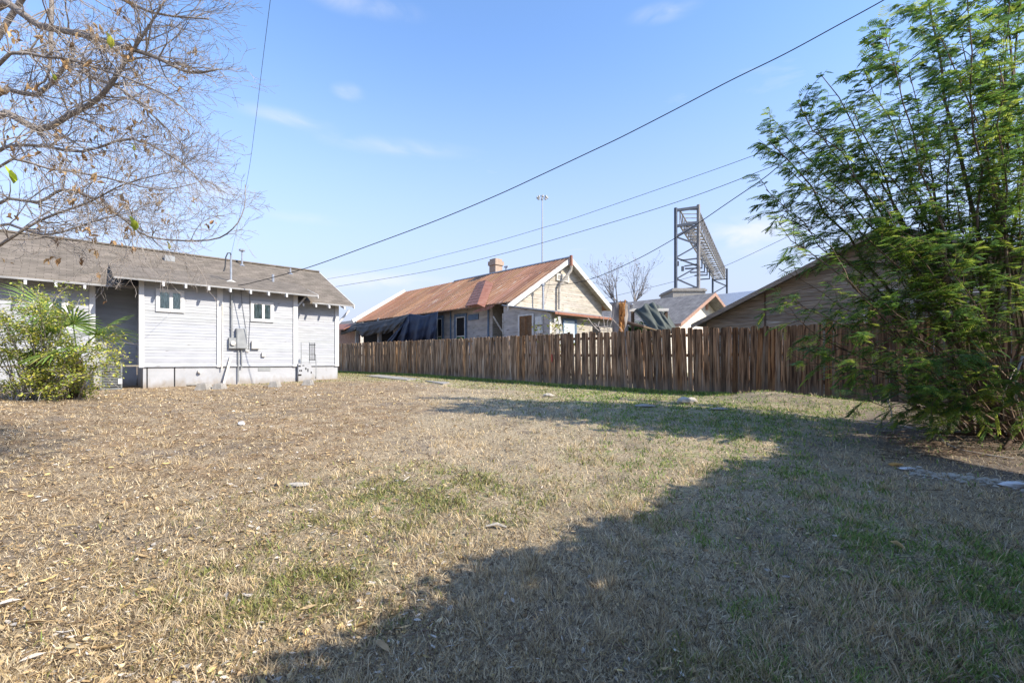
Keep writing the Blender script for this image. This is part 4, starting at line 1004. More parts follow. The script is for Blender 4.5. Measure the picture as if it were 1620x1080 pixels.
# bare tree between the roofs, far behind
def far_bare_tree():
    X, Y = at(990, 470, 45)[:2]; z = g1(X, Y); R = random.Random(12)
    t = thing('bare_tree', 'leafless twin-stemmed tree far behind the red roofed house', 'tree', (X, Y, z)); mb = MB()
    tips = []
    for dx, tp in ((-1.2, 4.6), (1.0, 4.9)):
        mb.tube([(X, Y, z), (X + dx * .3, Y, z + 3), (X + dx * .75, Y, z + 6.2)], [.22, .16, .09], 7)
    mb.build('trunk', M['bark'], t)
    br = MB()
    for s in (-1, 1):
        for k in range(4):
            branch_tree(br, (X + s * .8, Y, z + 5.6 + .25 * k), (s * R.uniform(.1, .8), R.uniform(-.4, .4), 1.1), 1.9, .065, 4, R, .36, .72, .06, (3, 3), tips, 4, .12, 0, .005)
    br.build('branches', M['bark'], t)
    lf = []
    n = len(tips); sel = [tips[i][0] for i in range(0, n, 5)]; P = np.array([tuple(p) for p in sel]); n = len(P)
    v, f, c = leaves_np(P, rng.random(n) * 6.28, np.full(n, .13), np.full(n, .09), np.full(n, .2), np.full(n, .1), rng.normal(0, .6, n), pal(n, [(.22, .15, .08), (.3, .22, .12)], [1, 1]))
    mesh_np('dry_leaves', v, f, c, M['leaf'], t)
far_bare_tree()

# shrub by the lean-to
def leafy(parent, centers, spread, n, cols, size, name='foliage', m='leaf', wts=None):
    Cn = np.array(centers, float); k = rng.integers(0, len(Cn), n); P = Cn[k] + rng.normal(0, 1, (n, 3)) * np.array(spread)
    L = size * rng.uniform(.6, 1.3, n)
    v, f, c = leaves_np(P, rng.random(n) * 6.28, L, L * rng.uniform(.45, .7, n), rng.uniform(0, .4, n), rng.uniform(-.1, .2, n), rng.normal(0, .6, n), pal(n, cols, wts or [1] * len(cols), .25))
    return mesh_np(name, v, f, c, M[m], parent)
def sapling():
    p0 = at(890, 545, 17.2); R = random.Random(4); z0 = g1(p0[0], p0[1])
    t = thing('sapling', 'thin sapling with yellow-green leaves before the lean-to window', 'shrub', (p0[0], p0[1], z0)); br = MB(); tips = []
    for k in range(6): branch_tree(br, (p0[0], p0[1], z0), (R.uniform(-.35, .35), R.uniform(-.2, .2), 1.2), 1.35, .018, 2, R, .5, .6, .05, (2, 3), tips, 5, .08, 0, .004)
    br.build('stem', M['twig'], t)
    leafy(t, [tuple(p) for p, d in tips], (.08, .08, .07), 170, [(.32, .34, .05), (.20, .26, .05), (.42, .38, .08)], .11)
sapling()
for (p0, p1, lab, w_) in (((879.5, 504), (893, 545), 'left one of two grey boards leaning on the lean-to corner', .14), ((884.5, 501), (899, 545), 'right one of two grey boards leaning on the lean-to corner', .10)):
    a = at(*p0, 17.9); b = at(*p1, 17.3); b = (b[0], b[1], g1(b[0], b[1]))
    d = Vector(a) - Vector(b)
    tag(MB().beam(b, a, w_, .04, up=(0, 1, 0)).build('leaning_board', M['oldwhite'], None, b), lab, 'board')
a, b = at(993, 510.5, 17.0), at(1046, 524, 16.2)
fb = thing('fallen_branch', 'snapped brown branch with torn tan end resting beside the stump', 'branch', a)
m_ = Vector(a).lerp(Vector(b), .5); MB().tube([a, m_], [.06, .05], 7).build('bark', M['darkwood'], fb); MB().tube([m_, Vector(b)], [.045, .012], 6).build('torn_wood', M['tanwood'], fb)
q = at(1018, 520, 16.6); zz = g1(q[0], q[1]); tag(MB().box((q[0] - .03, q[1] - .03, zz), (q[0] + .03, q[1] + .03, q[2])).build('stake', M['tanwood'], None, (q[0], q[1], zz)), 'short tan stake propping the snapped branch', 'stake')
# thin vines/sticks between gable and stump
R = random.Random(9)
vt = thing('dry_vine', 'tangle of thin dry vine stems hanging left of the stump', 'vine', (*at(955, 530, 17.3)[:2], g1(*at(955, 530, 17.3)[:2]))); vb = MB()
for px0, py0, px1, py1 in ((930, 503, 948, 524), (948, 508, 952, 527), (968, 492, 962, 527), (965, 500, 985, 524), (926, 515, 965, 520), (938, 518, 966, 523), (972, 486, 964, 520), (954, 498, 955, 527), (940, 512, 962, 516)):
    a, b = Vector(at(px0, py0, 17.3)), Vector(at(px1, py1, 17.2)); mid = a.lerp(b, .5) + Vector((R.uniform(-.1, .1), 0, R.uniform(-.1, .1)))
    vb.tube([a, mid, b], .013, 4)
vb.build('stem', M['palesti'], vt)
# post and beam with shade cloth
g = at(1001, 500, 17.4); z0 = g1(g[0], g[1])
shf = thing('arbor', 'white cross beam on brown posts carrying the shade cloth', 'arbor', (g[0], g[1], z0))
MB().box((g[0] - .05, g[1] - .05, z0), (g[0] + .05, g[1] + .05, at(1001, 493, 17.4)[2])).build('post', M['darkwood'], shf)
MB().beam(at(995.5, 490.5, 17.4), at(1057.5, 490, 17.4), .06, .10).build('beam', M['oldwhite'], shf)
q = at(1057, 490, 17.4); MB().box((q[0] - .1, q[1] + .04, g1(q[0], q[1])), (q[0], q[1] + .14, q[2] - .06)).build('post', M['darkwood'], shf)
v_ = MB(); q = at(1000, 487, 17.4); v_.tube([q, (q[0], q[1], q[2] + .12)], [.07, .1], 8); v_.tube([(q[0], q[1], q[2] + .12), (q[0], q[1], q[2] + .16)], [.06, .03], 8); v_.build('cap', M['galv'], shf)
mc = mat('green_grey_shade_cloth', (.10, .115, .10), (.065, .075, .068), 4, rough=.8, bump=.4, bscale=18)
rows = []
for j in range(9):
    v = j / 8; row = []
    for i in range(37):
        u = i / 36
        l0 = Vector(at(1003, 494, 17.3)).lerp(Vector(at(1036, 528, 16.4)), v); r0 = Vector(at(1038, 480.5, 17.6)).lerp(Vector(at(1067, 528, 16.7)), v)
        p = l0.lerp(r0, u); p += Vector((0, -.12 * math.sin(math.pi * u) + .07 * math.sin(14 * u + 3 * v) + .03 * math.sin(31 * u - 4 * v), .14 * math.sin(math.pi * u) * (1 - v) + .04 * math.sin(17 * u + 5 * v)))
        row.append(p)
    rows.append(row)
mb = MB(); mb.grid(rows)
rows = [[Vector(at(1038, 480.5, 17.6)).lerp(Vector(at(1067, 528, 16.7)), v / 5), Vector(at(1052, 488, 18.4)).lerp(Vector(at(1075, 528, 17.6)), v / 5)] for v in range(6)]; mb.grid(rows)
o = mb.build('shade_cloth', mc, None, at(1035, 500, 17.3), smooth=True); tag(o, 'dark green-grey shade cloth draped over the white beam', 'shade cloth')
sd = o.modifiers.new('t', 'SOLIDIFY'); sd.thickness = .01
# green bush beside the stump
q = at(1012, 522, 18.2); t = thing('green_bush', 'leafy green bush between the stump and the shade cloth', 'bush', (q[0], q[1], g1(q[0], q[1])))
br = MB(); R = random.Random(2)
for k in range(7): br.tube([(q[0], q[1], g1(q[0], q[1])), (q[0] + R.uniform(-.4, .4), q[1] + R.uniform(-.3, .3), q[2] + R.uniform(-.3, .1))], [.03, .01], 5)
br.build('stem', M['darkwood'], t)
leafy(t, [(q[0] + R.uniform(-.45, .55), q[1] + R.uniform(-.4, .3), q[2] + R.uniform(-1.0, .22)) for _ in range(30)], (.13, .13, .1), 1500, [(.06, .13, .025), (.10, .18, .04), (.16, .24, .06)], .13)

# ------------------------------------------------------------ weathered barn on the right
BXp = 16.4; by0, byr, by1 = 7.9, 2.4, -3.1
def bzr(y): return CAMZ + 1.35 + .44 * (by0 - y if y > byr else y - by1)
bn = thing('weathered_shed', 'low weathered bare-board building with wide gable behind the fence at right', 'shed', (BXp, byr, gl(BXp, byr)), True)
w = MB(); siding(w, [(by1 + .35, .4), (by0 - .35, .4), (by0 - .35, bzr(by0 - .35) - .07), (byr, bzr(byr) - .07), (by1 + .35, bzr(by1 + .35) - .07)], lambda u, z, o: (BXp + .35 - o, u, z), .13, .02, seg=3.5, var=.22, sag=.01, seed=41)
w.build('gable_wall', M['barnwood'], bn)
MB().box((BXp + .4, by1 + .4, .4), (BXp + 8.3, by0 - .4, CAMZ + 1.3)).build('wall', M['barnwood'], bn)
for ya, yb in ((by0, byr), (by1, byr)):
    r_ = MB(); x0, x1 = BXp - .1, BXp + 8.6
    r_.hexa([(x0, ya, bzr(ya) - .06), (x1, ya, bzr(ya) - .06), (x1, yb, bzr(byr) - .06), (x0, yb, bzr(byr) - .06), (x0, ya, bzr(ya)), (x1, ya, bzr(ya)), (x1, yb, bzr(byr)), (x0, yb, bzr(byr))]); r_.build('roof', M['shinglegrey'], bn)
    r_ = MB(); r_.hexa([(x0 - .03, ya, bzr(ya) - .16), (x0 - .003, ya, bzr(ya) - .16), (x0 - .003, yb, bzr(byr) - .16), (x0 - .03, yb, bzr(byr) - .16), (x0 - .03, ya, bzr(ya) - .01), (x0 - .003, ya, bzr(ya) - .01), (x0 - .003, yb, bzr(byr) - .01), (x0 - .03, yb, bzr(byr) - .01)]); r_.build('barge_board', M['barnwood'], bn)
q = hit(1210, 480, x=BXp + .3); MB().box((BXp + .30, q[1] - .02, 2.2), (BXp + .325, q[1] + .02, bzr(q[1]) - .12)).build('wall_batten', M['darkwood'], bn)
a, b = hit(1373, 483, x=BXp + .3), hit(1440, 545, x=BXp + .3)
MB().box((BXp + .29, b[1], b[2]), (BXp + .325, a[1], a[2])).build('window', mat('boarded_brown_window', (.16, .07, .035), (.08, .04, .025), 3, rough=.5), bn)
fr = MB(); fr.box((BXp + .27, a[1], b[2]), (BXp + .31, a[1] + .12, a[2] + .1)); fr.box((BXp + .27, b[1] - .12, b[2]), (BXp + .31, b[1], a[2] + .1)); fr.box((BXp + .27, b[1], a[2]), (BXp + .31, a[1], a[2] + .1)); fr.build('window_frame', M['oldgrey'], bn)

# ------------------------------------------------------------ grey roofed house with white gable
gr = thing('white_gable_house', 'grey shingle roofed house with white gable and red-brown rake trim beyond the shed', 'house', (28.7, 12.8, gl(28.7, 12.8)), True)
gx0, gxe, gxr, gzr, gs = 28.7, 24.3, 33.1, CAMZ + 4.2, .48
def gz(x): return gzr - gs * abs(x - gx0)
for xe in (gxe, gxr):
    r_ = MB(); r_.hexa([(xe, 12.4, gz(xe) - .1), (gx0, 12.4, gzr - .1), (gx0, 27, gzr - .1), (xe, 27, gz(xe) - .1), (xe, 12.4, gz(xe)), (gx0, 12.4, gzr), (gx0, 27, gzr), (xe, 27, gz(xe))]); r_.build('roof', M['shinglegrey'], gr)
    r_ = MB(); r_.hexa([(xe, 12.36, gz(xe) - .2), (gx0, 12.36, gzr - .2), (gx0, 12.397, gzr - .2), (xe, 12.397, gz(xe) - .2), (xe, 12.36, gz(xe) + .01), (gx0, 12.36, gzr + .01), (gx0, 12.397, gzr + .01), (xe, 12.397, gz(xe) + .01)]); r_.build('rake_board', M['redtrim'], gr)
w = MB(); siding(w, [(gxe + .4, .8), (gxr - .4, .8), (gxr - .4, gz(gxr - .4) - .11), (gx0, gzr - .11), (gxe + .4, gz(gxe + .4) - .11)], lambda u, z, o: (u, 13.2 - o, z), .14, seed=51, var=.03); w.build('gable_wall', M['whitewall'], gr)
w = MB(); siding(w, [(13.2, .8), (26.5, .8), (26.5, gz(gxe + .4) - .11), (13.2, gz(gxe + .4) - .11)], lambda u, z, o: (gxe + .4 - o, u, z), .14, seed=52, var=.03); w.build('wall', M['whitewall'], gr)
B((gxe - .03, 12.4, gz(gxe) - .16), (gxe - .002, 27, gz(gxe) - .02), 'fascia', 'redtrim', gr)
q = hit(1118, 484, y=13.15); MB().box((q[0] - .1, 13.08, q[2] - .25), (q[0] + .1, 13.17, q[2] + .2)).build('gable_vent', M['redtrim'], gr)

# plain buildings farther back
def far_house(name, label, x0, x1, y0, y1, zt, rise, roofm, wallm, along='y'):
    t = thing(name, label, 'building', ((x0 + x1) / 2, y0, gl(x0, y0)), True); xm, ym = (x0 + x1) / 2, (y0 + y1) / 2
    MB().box((x0 + .3, y0 + .3, .6), (x1 - .3, y1 - .3, zt - .02)).build('wall', M[wallm], t)
    if along == 'y':
        for xe in (x0, x1):
            r_ = MB(); r_.hexa([(xe, y0, zt - .1), (xm, y0, zt + rise - .1), (xm, y1, zt + rise - .1), (xe, y1, zt - .1), (xe, y0, zt), (xm, y0, zt + rise), (xm, y1, zt + rise), (xe, y1, zt)]); r_.build('roof', M[roofm], t)
        for yy in (y0 + .35, y1 - .35): MB().poly([(x0 + .3, yy, zt - .1), (x1 - .3, yy, zt - .1), (xm, yy, zt + rise - .12)]).build('gable_wall', M[wallm], t)
    else:
        for ye_ in (y0, y1):
            r_ = MB(); r_.hexa([(x0, ye_, zt - .1), (x1, ye_, zt - .1), (x1, ym, zt + rise - .1), (x0, ym, zt + rise - .1), (x0, ye_, zt), (x1, ye_, zt), (x1, ym, zt + rise), (x0, ym, zt + rise)]); r_.build('roof', M[roofm], t)
        for xx in (x0 + .35, x1 - .35): MB().poly([(xx, y0 + .3, zt - .1), (xx, y1 - .3, zt - .1), (xx, ym, zt + rise - .12)]).build('gable_wall', M[wallm], t)
    return t
far_house('metal_roof_building', 'pale blue-grey metal roofed building beyond the white gable house', 40, 50, 2, 22, CAMZ + 4.4, 2.0, 'galv', 'oldgrey')
far_house('dark_roof_house', 'dark grey roofed house behind the bare tree and red roofed house', 36, 44, 26, 36, CAMZ + 4.4, 1.6, 'shinglegrey', 'oldgrey')
far_house('gray_roof_house', 'low grey roofed house far beyond the end of the fence', 19, 27, 47, 62, CAMZ + 2.6, 2.0, 'shinglegrey', 'oldgrey')

# ------------------------------------------------------------ steel sign gantry
def gantry():
    n0 = Vector(at(1075.5, 357, 40)); n1 = Vector(at(1103.5, 357, 40)); f0 = Vector(at(1129, 442, 64)); f1 = Vector(at(1146.5, 441, 64))
    nt_, ft_ = 1.35, 1.25; t = thing('steel_gantry', 'long blue-grey steel lattice gantry on tall columns above the roofs', 'gantry', (n0.x, n0.y, at(0, 458, 40)[2]))
    up = Vector((0, 0, 1)); zb_ = at(0, 458, 40)[2]
    N = 22
    ch = MB()
    for a, b, h0, h1 in ((n0, f0, 0, 0), (n1, f1, 0, 0), (n0, f0, nt_, ft_), (n1, f1, nt_, ft_)): ch.beam(a + up * h0, b + up * h1, .10, .10)
    ch.build('chord', M['steelpale'], t)
    br = MB(); pn = MB()
    for i in range(N + 1):
        u = i / N; a = n0.lerp(f0, u); b = n1.lerp(f1, u); h = nt_ + (ft_ - nt_) * u
        br.beam(a, b, .07); br.beam(a + up * h, b + up * h, .06); br.beam(a, a + up * h, .06); br.beam(b, b + up * h, .06)
        if i < N:
            u2 = (i + 1) / N; a2 = n0.lerp(f0, u2); b2 = n1.lerp(f1, u2)
            br.beam(a, b2, .05); br.beam(a + up * h, a2, .05); br.beam(b, b2 + up * h, .05)
            if i % 2: br.beam(b, a2, .05)
            # walkway planks and lamp boxes
            br.beam(a.lerp(a2, .5) + up * .1, b.lerp(b2, .5) + up * .1, .08, .04)
            for q in (.5,):
                c = b.lerp(b2, q); pn.beam(c + Vector((.12, 0, .1)), c + Vector((.12, 0, h + .1)), .05)
    br.build('lattice', M['steelpale'], t)
    for k in range(3): z = up * (.35 + .5 * k); pn.beam(n1 + z + Vector((.12, 0, 0)), f1 + z + Vector((.12, 0, 0)), .05)
    pn.build('railing', M['steelpale'], t)
    cols = []
    for px, pt, m, Y, pb, r in ((1069, 329, 'steel', 40, 459, .14), (1105, 324, 'steelpale', 40, 466, .15), (1127.5, 440, 'steel', 64, 470, .13), (1150, 425, 'steel', 64, 470, .13)):
        a = at(px, pt, Y); zz = at(px, pb, Y)[2]
        if Y > 50: zz = g1(a[0], a[1])
        c = MB(); c.tube([(a[0], a[1], zz - .2), a], r, 10); c.build('column', M[m], t)
    xb = MB(); P = lambda px, py: Vector(at(px, py, 40))
    for s in (((1069, 333), (1105, 328)), ((1069, 358), (1104, 352)), ((1070, 374), (1103, 356)), ((1070, 375), (1102, 386)), ((1070, 407), (1102, 389)), ((1070, 408), (1102, 420)), ((1070, 441), (1102, 423)), ((1070, 441), (1102, 455)), ((1070, 458), (1102, 455)), ((1102, 409), (1077, 412)), ((1102, 418), (1083, 421))):
        th = .22 if s[0][1] in (333, 358, 374) else .11
        xb.beam(P(*s[0]), P(*s[1]), th)
    xb.build('brace', M['steel'], t)
    xb = MB(); P = lambda px, py: Vector(at(px, py, 64))
    for s in (((1127.5, 443), (1150, 441)), ((1130, 444), (1149, 452)), ((1149, 452), (1128, 464))): xb.beam(P(*s[0]), P(*s[1]), .13)
    xb.build('brace', M['steel'], t)
    arms = MB()
    for i, (px, p0, p1, pe) in enumerate(((1110.5, 410, 424, 1084), (1114.5, 417, 430, 1092), (1118.7, 422, 435, 1099), (1122.5, 427, 441, 1106))):
        Y = 46 + 4 * i; arms.tube([at(px, p0, Y), at(px, p1, Y), at(pe, p1 + 1, Y)], .09, 5)
    arms.build('catwalk_arm', M['steel'], t)
    for px, py in ((1072, 417), (1080, 425)):
        q = at(px, py, 44); MB().box((q[0] - .1, q[1] - .1, q[2] - .22), (q[0] + .1, q[1] + .1, q[2] + .22)).build('lamp_box', M['steel'], t)
gantry()
a, b = at(1059.5, 458, 40), at(1110, 457.5, 40)
tag(MB().box((a[0], 39.2, .8), (b[0], 42.5, at(0, 458, 40)[2])).box((a[0] - .1, 39.1, at(0, 458, 40)[2] - .25), (b[0] + .1, 42.6, at(0, 458, 40)[2] - .1)).build('concrete_block_tower', M['concrete'], None, (a[0], 39.2, .8)), 'tan concrete block under the steel gantry columns', 'concrete base')

# light mast
def mast():
    X, Y, Z = at(858, 312, 90); z0 = g1(X, Y); t = thing('light_mast', 'very tall thin light mast with ring of lamps above the red roof', 'light mast', (X, Y, z0))
    MB().tube([(X, Y, z0), (X, Y, Z)], [.22, .12], 10).build('pole', M['galv'], t)
    rg = MB(); pts = [(X + .75 * math.cos(a), Y + .75 * math.sin(a), Z) for a in np.linspace(0, 2 * math.pi, 17)]; rg.tube(pts, .06, 5)
    for k in range(4): a = k * math.pi / 2; rg.beam((X, Y, Z), (X + .75 * math.cos(a), Y + .75 * math.sin(a), Z), .07)
    rg.build('ring', M['galv'], t)
    for k in range(8):
        a = k * math.pi / 4; x, y = X + .95 * math.cos(a), Y + .95 * math.sin(a)
        MB().tube([(x, y, Z + .12), (x, y, Z - .25)], [.12, .22], 8).build('lamp', M['metalgrey'], t)
mast()

# ------------------------------------------------------------ wires
def wire(pts, r, m, label, extra=0):
    """pts: (photo x, photo y, distance)"""
    P = [Vector(at(*p)) if len(p) == 3 and not isinstance(p, Vector) else p for p in pts]
    out = []
    for i in range(len(P) - 1):
        p0, p1, p2, p3 = P[max(i - 1, 0)], P[i], P[i + 1], P[min(i + 2, len(P) - 1)]
        for k in range(6):
            u = k / 6; out.append(.5 * ((2 * p1) + (p2 - p0) * u + (2 * p0 - 5 * p1 + 4 * p2 - p3) * u * u + (3 * p1 - p0 - 3 * p2 + p3) * u ** 3))
    out.append(P[-1]); mb = MB(); mb.tube(out, r, 5)
    tag(mb.build('overhead_wire', M[m], None, tuple(P[0]), smooth=True), label, 'wire')
def wd(pts, Ya, Yb):
    pa, pb = pts[0][0], pts[-1][0]; o = []
    for px, py in pts:
        u = (px - pa) / (pb - pa); o.append((px, py, 1 / ((1 - u) / Ya + u / Yb)))
    return o
wire(wd([(377, 451.5), (400, 447), (485, 424), (587, 387.5), (690, 349), (785, 309.5), (860, 275), (928, 243), (985, 216), (1070, 172.5), (1155, 128), (1241, 86), (1326, 40), (1399, 0), (1480, -48), (1700, -190)], 16.6, 9.5), .013, 'black', 'thick black twisted cable rising from the grey house roof to the upper right')
wire(wd([(445, 452), (485, 446.5), (613, 425), (698, 404.6), (785, 382), (860, 360), (900, 348), (1070, 289.6), (1207, 240.6), (1400, 165), (1640, 60)], 40, 14), .011, 'wirefar', 'upper of the two thin grey wires crossing above the red roof')
wire(wd([(420, 470), (502, 458), (540, 452), (672, 430), (785, 404), (900, 372), (1070, 320), (1215, 266), (1400, 190), (1640, 90)], 38, 14), .013, 'wirefar', 'lower of the two thin grey wires crossing above the red roof')
wire(wd([(860, 450), (900, 449), (943, 438.6), (1006, 411), (1066, 378), (1104, 353.5), (1150, 322), (1207, 283), (1241, 255), (1350, 163), (1462, 79), (1500, 44), (1600, -50)], 21, 9), .012, 'black', 'black cable from the cream gable passing before the steel gantry')
wire(wd([(930, 478), (1040, 452), (1100, 436), (1145, 421.6), (1241, 377), (1400, 300)], 60, 34), .02, 'wirefar', 'thin wire passing behind the steel gantry low on the right')
wire([(429, -12, 7.0), (427.7, 0, 7.1), (415, 102, 8.2), (403, 202, 10.0), (390, 290, 12.0), MAST], .004, 'wirefar', 'thin single wire dropping steeply from the top to the grey house mast')

# ------------------------------------------------------------ big feathery tree on the right
def feathery_tree():
    R = random.Random(8); bx, by = 7.15, 6.7; z0 = g1(bx, by)
    t = thing('feathery_tree', 'large multi-stemmed green tree with feathery drooping leaves filling the right side', 'tree', (bx, by, z0))
    stems = MB(); br = MB(); fr = []     # frond anchors: position, direction
    # tip targets: photo px, py, distance
    T = [(1218, 225, 6.8), (1240, 330, 7.1), (1290, 200, 7.3), (1330, 570, 6.2), (1420, 590, 5.8), (1470, 600, 5.6), (1500, 560, 5.5), (1530, 610, 5.6), (1570, 560, 5.5), (1610, 600, 5.6), (1400, 480, 6.0), (1350, 175, 7.2), (1385, 240, 6.9), (1440, 120, 7.0), (1485, 200, 6.4), (1520, 60, 7.3), (1545, 170, 6.8), (1590, 30, 6.5), (1600, 150, 7.3), (1570, 290, 6.4), (1500, 310, 7.2), (1430, 350, 6.7), (1600, 320, 7.0), (1212, 300, 6.9), (1232, 425, 6.9), (1222, 488, 6.7), (1252, 560, 6.6), (1262, 160, 6.6), (1300, 120, 7.0), (1365, 105, 6.8), (1400, 60, 6.2), (1470, 20, 6.6), (1530, -40, 6.0), (1600, -60, 6.8), (1700, -150, 6.4), (1560, -160, 7.6),
         (1250, 270, 6.8), (1235, 210, 7.2), (1330, 230, 7.6), (1420, 180, 7.8), (1500, 120, 7.4), (1580, 100, 6.0), (1650, 60, 7.2), (1250, 380, 6.6), (1310, 330, 7.0), (1380, 300, 6.2), (1450, 260, 6.6), (1530, 240, 7.6), (1610, 220, 6.2),
         (1255, 475, 6.4), (1330, 430, 6.0), (1400, 410, 7.2), (1480, 380, 5.9), (1560, 360, 7.0), (1290, 560, 6.8), (1340, 520, 6.3), (1365, 600, 6.4), (1420, 560, 6.0), (1480, 520, 6.8), (1550, 480, 5.8), (1350, 632, 6.7), (1440, 640, 6.2), (1700, 250, 6.5), (1800, 60, 6.9), (1760, 420, 6.2), (1680, 400, 7.0), (1650, -260, 7.0), (1900, -60, 7.4), (1450, -60, 7.4)]
    for i, (px, py, Y) in enumerate(T):
        tip = Vector(at(px, py, Y)); base = Vector((bx + R.gauss(0, .26), by + R.gauss(0, .26), z0 - .05))
        d = tip - base; L = d.length
        c1 = base + Vector((d.x * .27, d.y * .27, max(d.z * .34, .05 * L))); c2 = base + Vector((d.x * .66, d.y * .66, d.z * .69 + .03 * L))
        pts = []; n = 12
        for k in range(n + 1):
            u = k / n; p = base * (1 - u) ** 3 + c1 * 3 * u * (1 - u) ** 2 + c2 * 3 * u * u * (1 - u) + tip * u ** 3
            pts.append(p + (Vector((R.gauss(0, .025), R.gauss(0, .025), R.gauss(0, .02))) if 0 < k < n else Vector()))
        r0 = (.007 + .0036 * L) * (.7 if py > 500 else 1) * R.uniform(.6, 1.25); stems.tube(pts, [max(r0 * (1 - .82 * (k / n)), .005) for k in range(n + 1)], 6)
        nb = int((5 + 4.3 * L) * (.55 if px < 1430 and py > 400 else (.75 if py > 500 else 1.0)))
        for b in range(nb):
            u = R.uniform(.30 if L > 2.5 else .35, 1.0) ** .8; s = u * n; k = min(int(s), n - 1); p = pts[k].lerp(pts[k + 1], s - k)
            sd = (pts[k + 1] - pts[k]).normalized(); a = Vector((R.gauss(0, 1), R.gauss(0, 1), R.gauss(0, .6))); a = (a - sd * a.dot(sd)).normalized()
            dd = (sd * R.uniform(.5, .9) + a * R.uniform(.5, 1.0)).normalized(); bl = R.uniform(.3, .85) * (1.15 - .5 * u)
            q = [p]
            for m in range(5): dd = (dd + Vector((R.gauss(0, .16), R.gauss(0, .16), R.gauss(0, .12) - .02))).normalized(); q.append(q[-1] + dd * bl / 5)
            br.tube(q, [.0055, .005, .0045, .004, .003, .0022], 3, cap=False)
            nf = R.randint(9, 15)
            for m in range(nf):
                s2 = R.uniform(.8, 5); k2 = min(int(s2), 4); fp = q[k2].lerp(q[k2 + 1], s2 - k2)
                a2 = Vector((R.gauss(0, 1), R.gauss(0, 1), R.gauss(0, .42))); fd = (dd * .5 + a2 * .6 + Vector((-.42, -.05, -.22))).normalized(); fr.append((fp, fd))
    stems.build('trunk', M['stembrown'], t, smooth=True); br.build('branches', M['stembrown'], t, smooth=True)
    # bipinnate fronds: rachis with pairs of narrow drooping pinnae
    n = len(fr); P = np.array([tuple(a) for a, b in fr]); D = np.array([tuple(b) for a, b in fr])
    up = np.array([0, 0, 1.0]); S = np.cross(D, up); S /= np.linalg.norm(S, axis=1)[:, None] + 1e-9
    L = .055 + .13 * rng.random(n) ** 1.3; dr = rng.uniform(.05, .6, n); NP = 7
    shade = pal(n, [(.18, .30, .06), (.12, .22, .065), (.29, .40, .07), (.46, .52, .09), (.12, .22, .09)], [4, 3, 3, 2, 1.5], .25)
    Vs, Fs, Cs = [], [], []; k0 = 0
    def pt(u): return P + D * (L * u)[:, None] - up * (dr * L * u * u * .7)[:, None]
    # rachis
    q = [pt(0) - up * .002, pt(0) + up * .002, pt(.5) + up * .002, pt(.5) - up * .002, pt(1) + up * .001, pt(1) - up * .001]
    V_ = np.stack(q, 1).reshape(-1, 3); kk = np.arange(n)[:, None] * 6; Vs.append(V_); Fs.append(np.concatenate([kk + [0, 1, 2, 3], kk + [3, 2, 4, 5]], 1).reshape(-1, 4)); Cs.append(np.repeat(shade * 1.1, 2, 0)); k0 = len(V_)
    for i in range(NP):
        u = .16 + .84 * i / (NP - 1); b = pt(u); pl = L * (.46 - .22 * abs(u - .5)) * rng.uniform(.8, 1.15, n); fwd = D
        for sg in (-1, 1):
            dv_ = S * sg * .85 + fwd * .55; dv_ /= np.linalg.norm(dv_, axis=1)[:, None]
            wv = np.cross(dv_, up); wv /= np.linalg.norm(wv, axis=1)[:, None] + 1e-9
            wv = wv * .9 + up * rng.uniform(-.35, .35, n)[:, None]
            hw = rng.uniform(.005, .009, n)[:, None]
            m = b + dv_ * (pl * .55)[:, None] - up * (pl * .12)[:, None]; e = b + dv_ * pl[:, None] - up * (pl * dr * .55)[:, None]
            V_ = np.stack([b - wv * hw * .6, b + wv * hw * .6, m + wv * hw, m - wv * hw, e + wv * hw * .35, e - wv * hw * .35], 1).reshape(-1, 3)
            kk = np.arange(n)[:, None] * 6 + k0
            Vs.append(V_); Fs.append(np.concatenate([kk + [0, 1, 2, 3], kk + [3, 2, 4, 5]], 1).reshape(-1, 4)); Cs.append(np.repeat(shade, 2, 0)); k0 += len(V_)
    mesh_np('crown', np.concatenate(Vs), np.concatenate(Fs), np.concatenate(Cs), M['frond'], t)
    print('fronds', n)
feathery_tree()
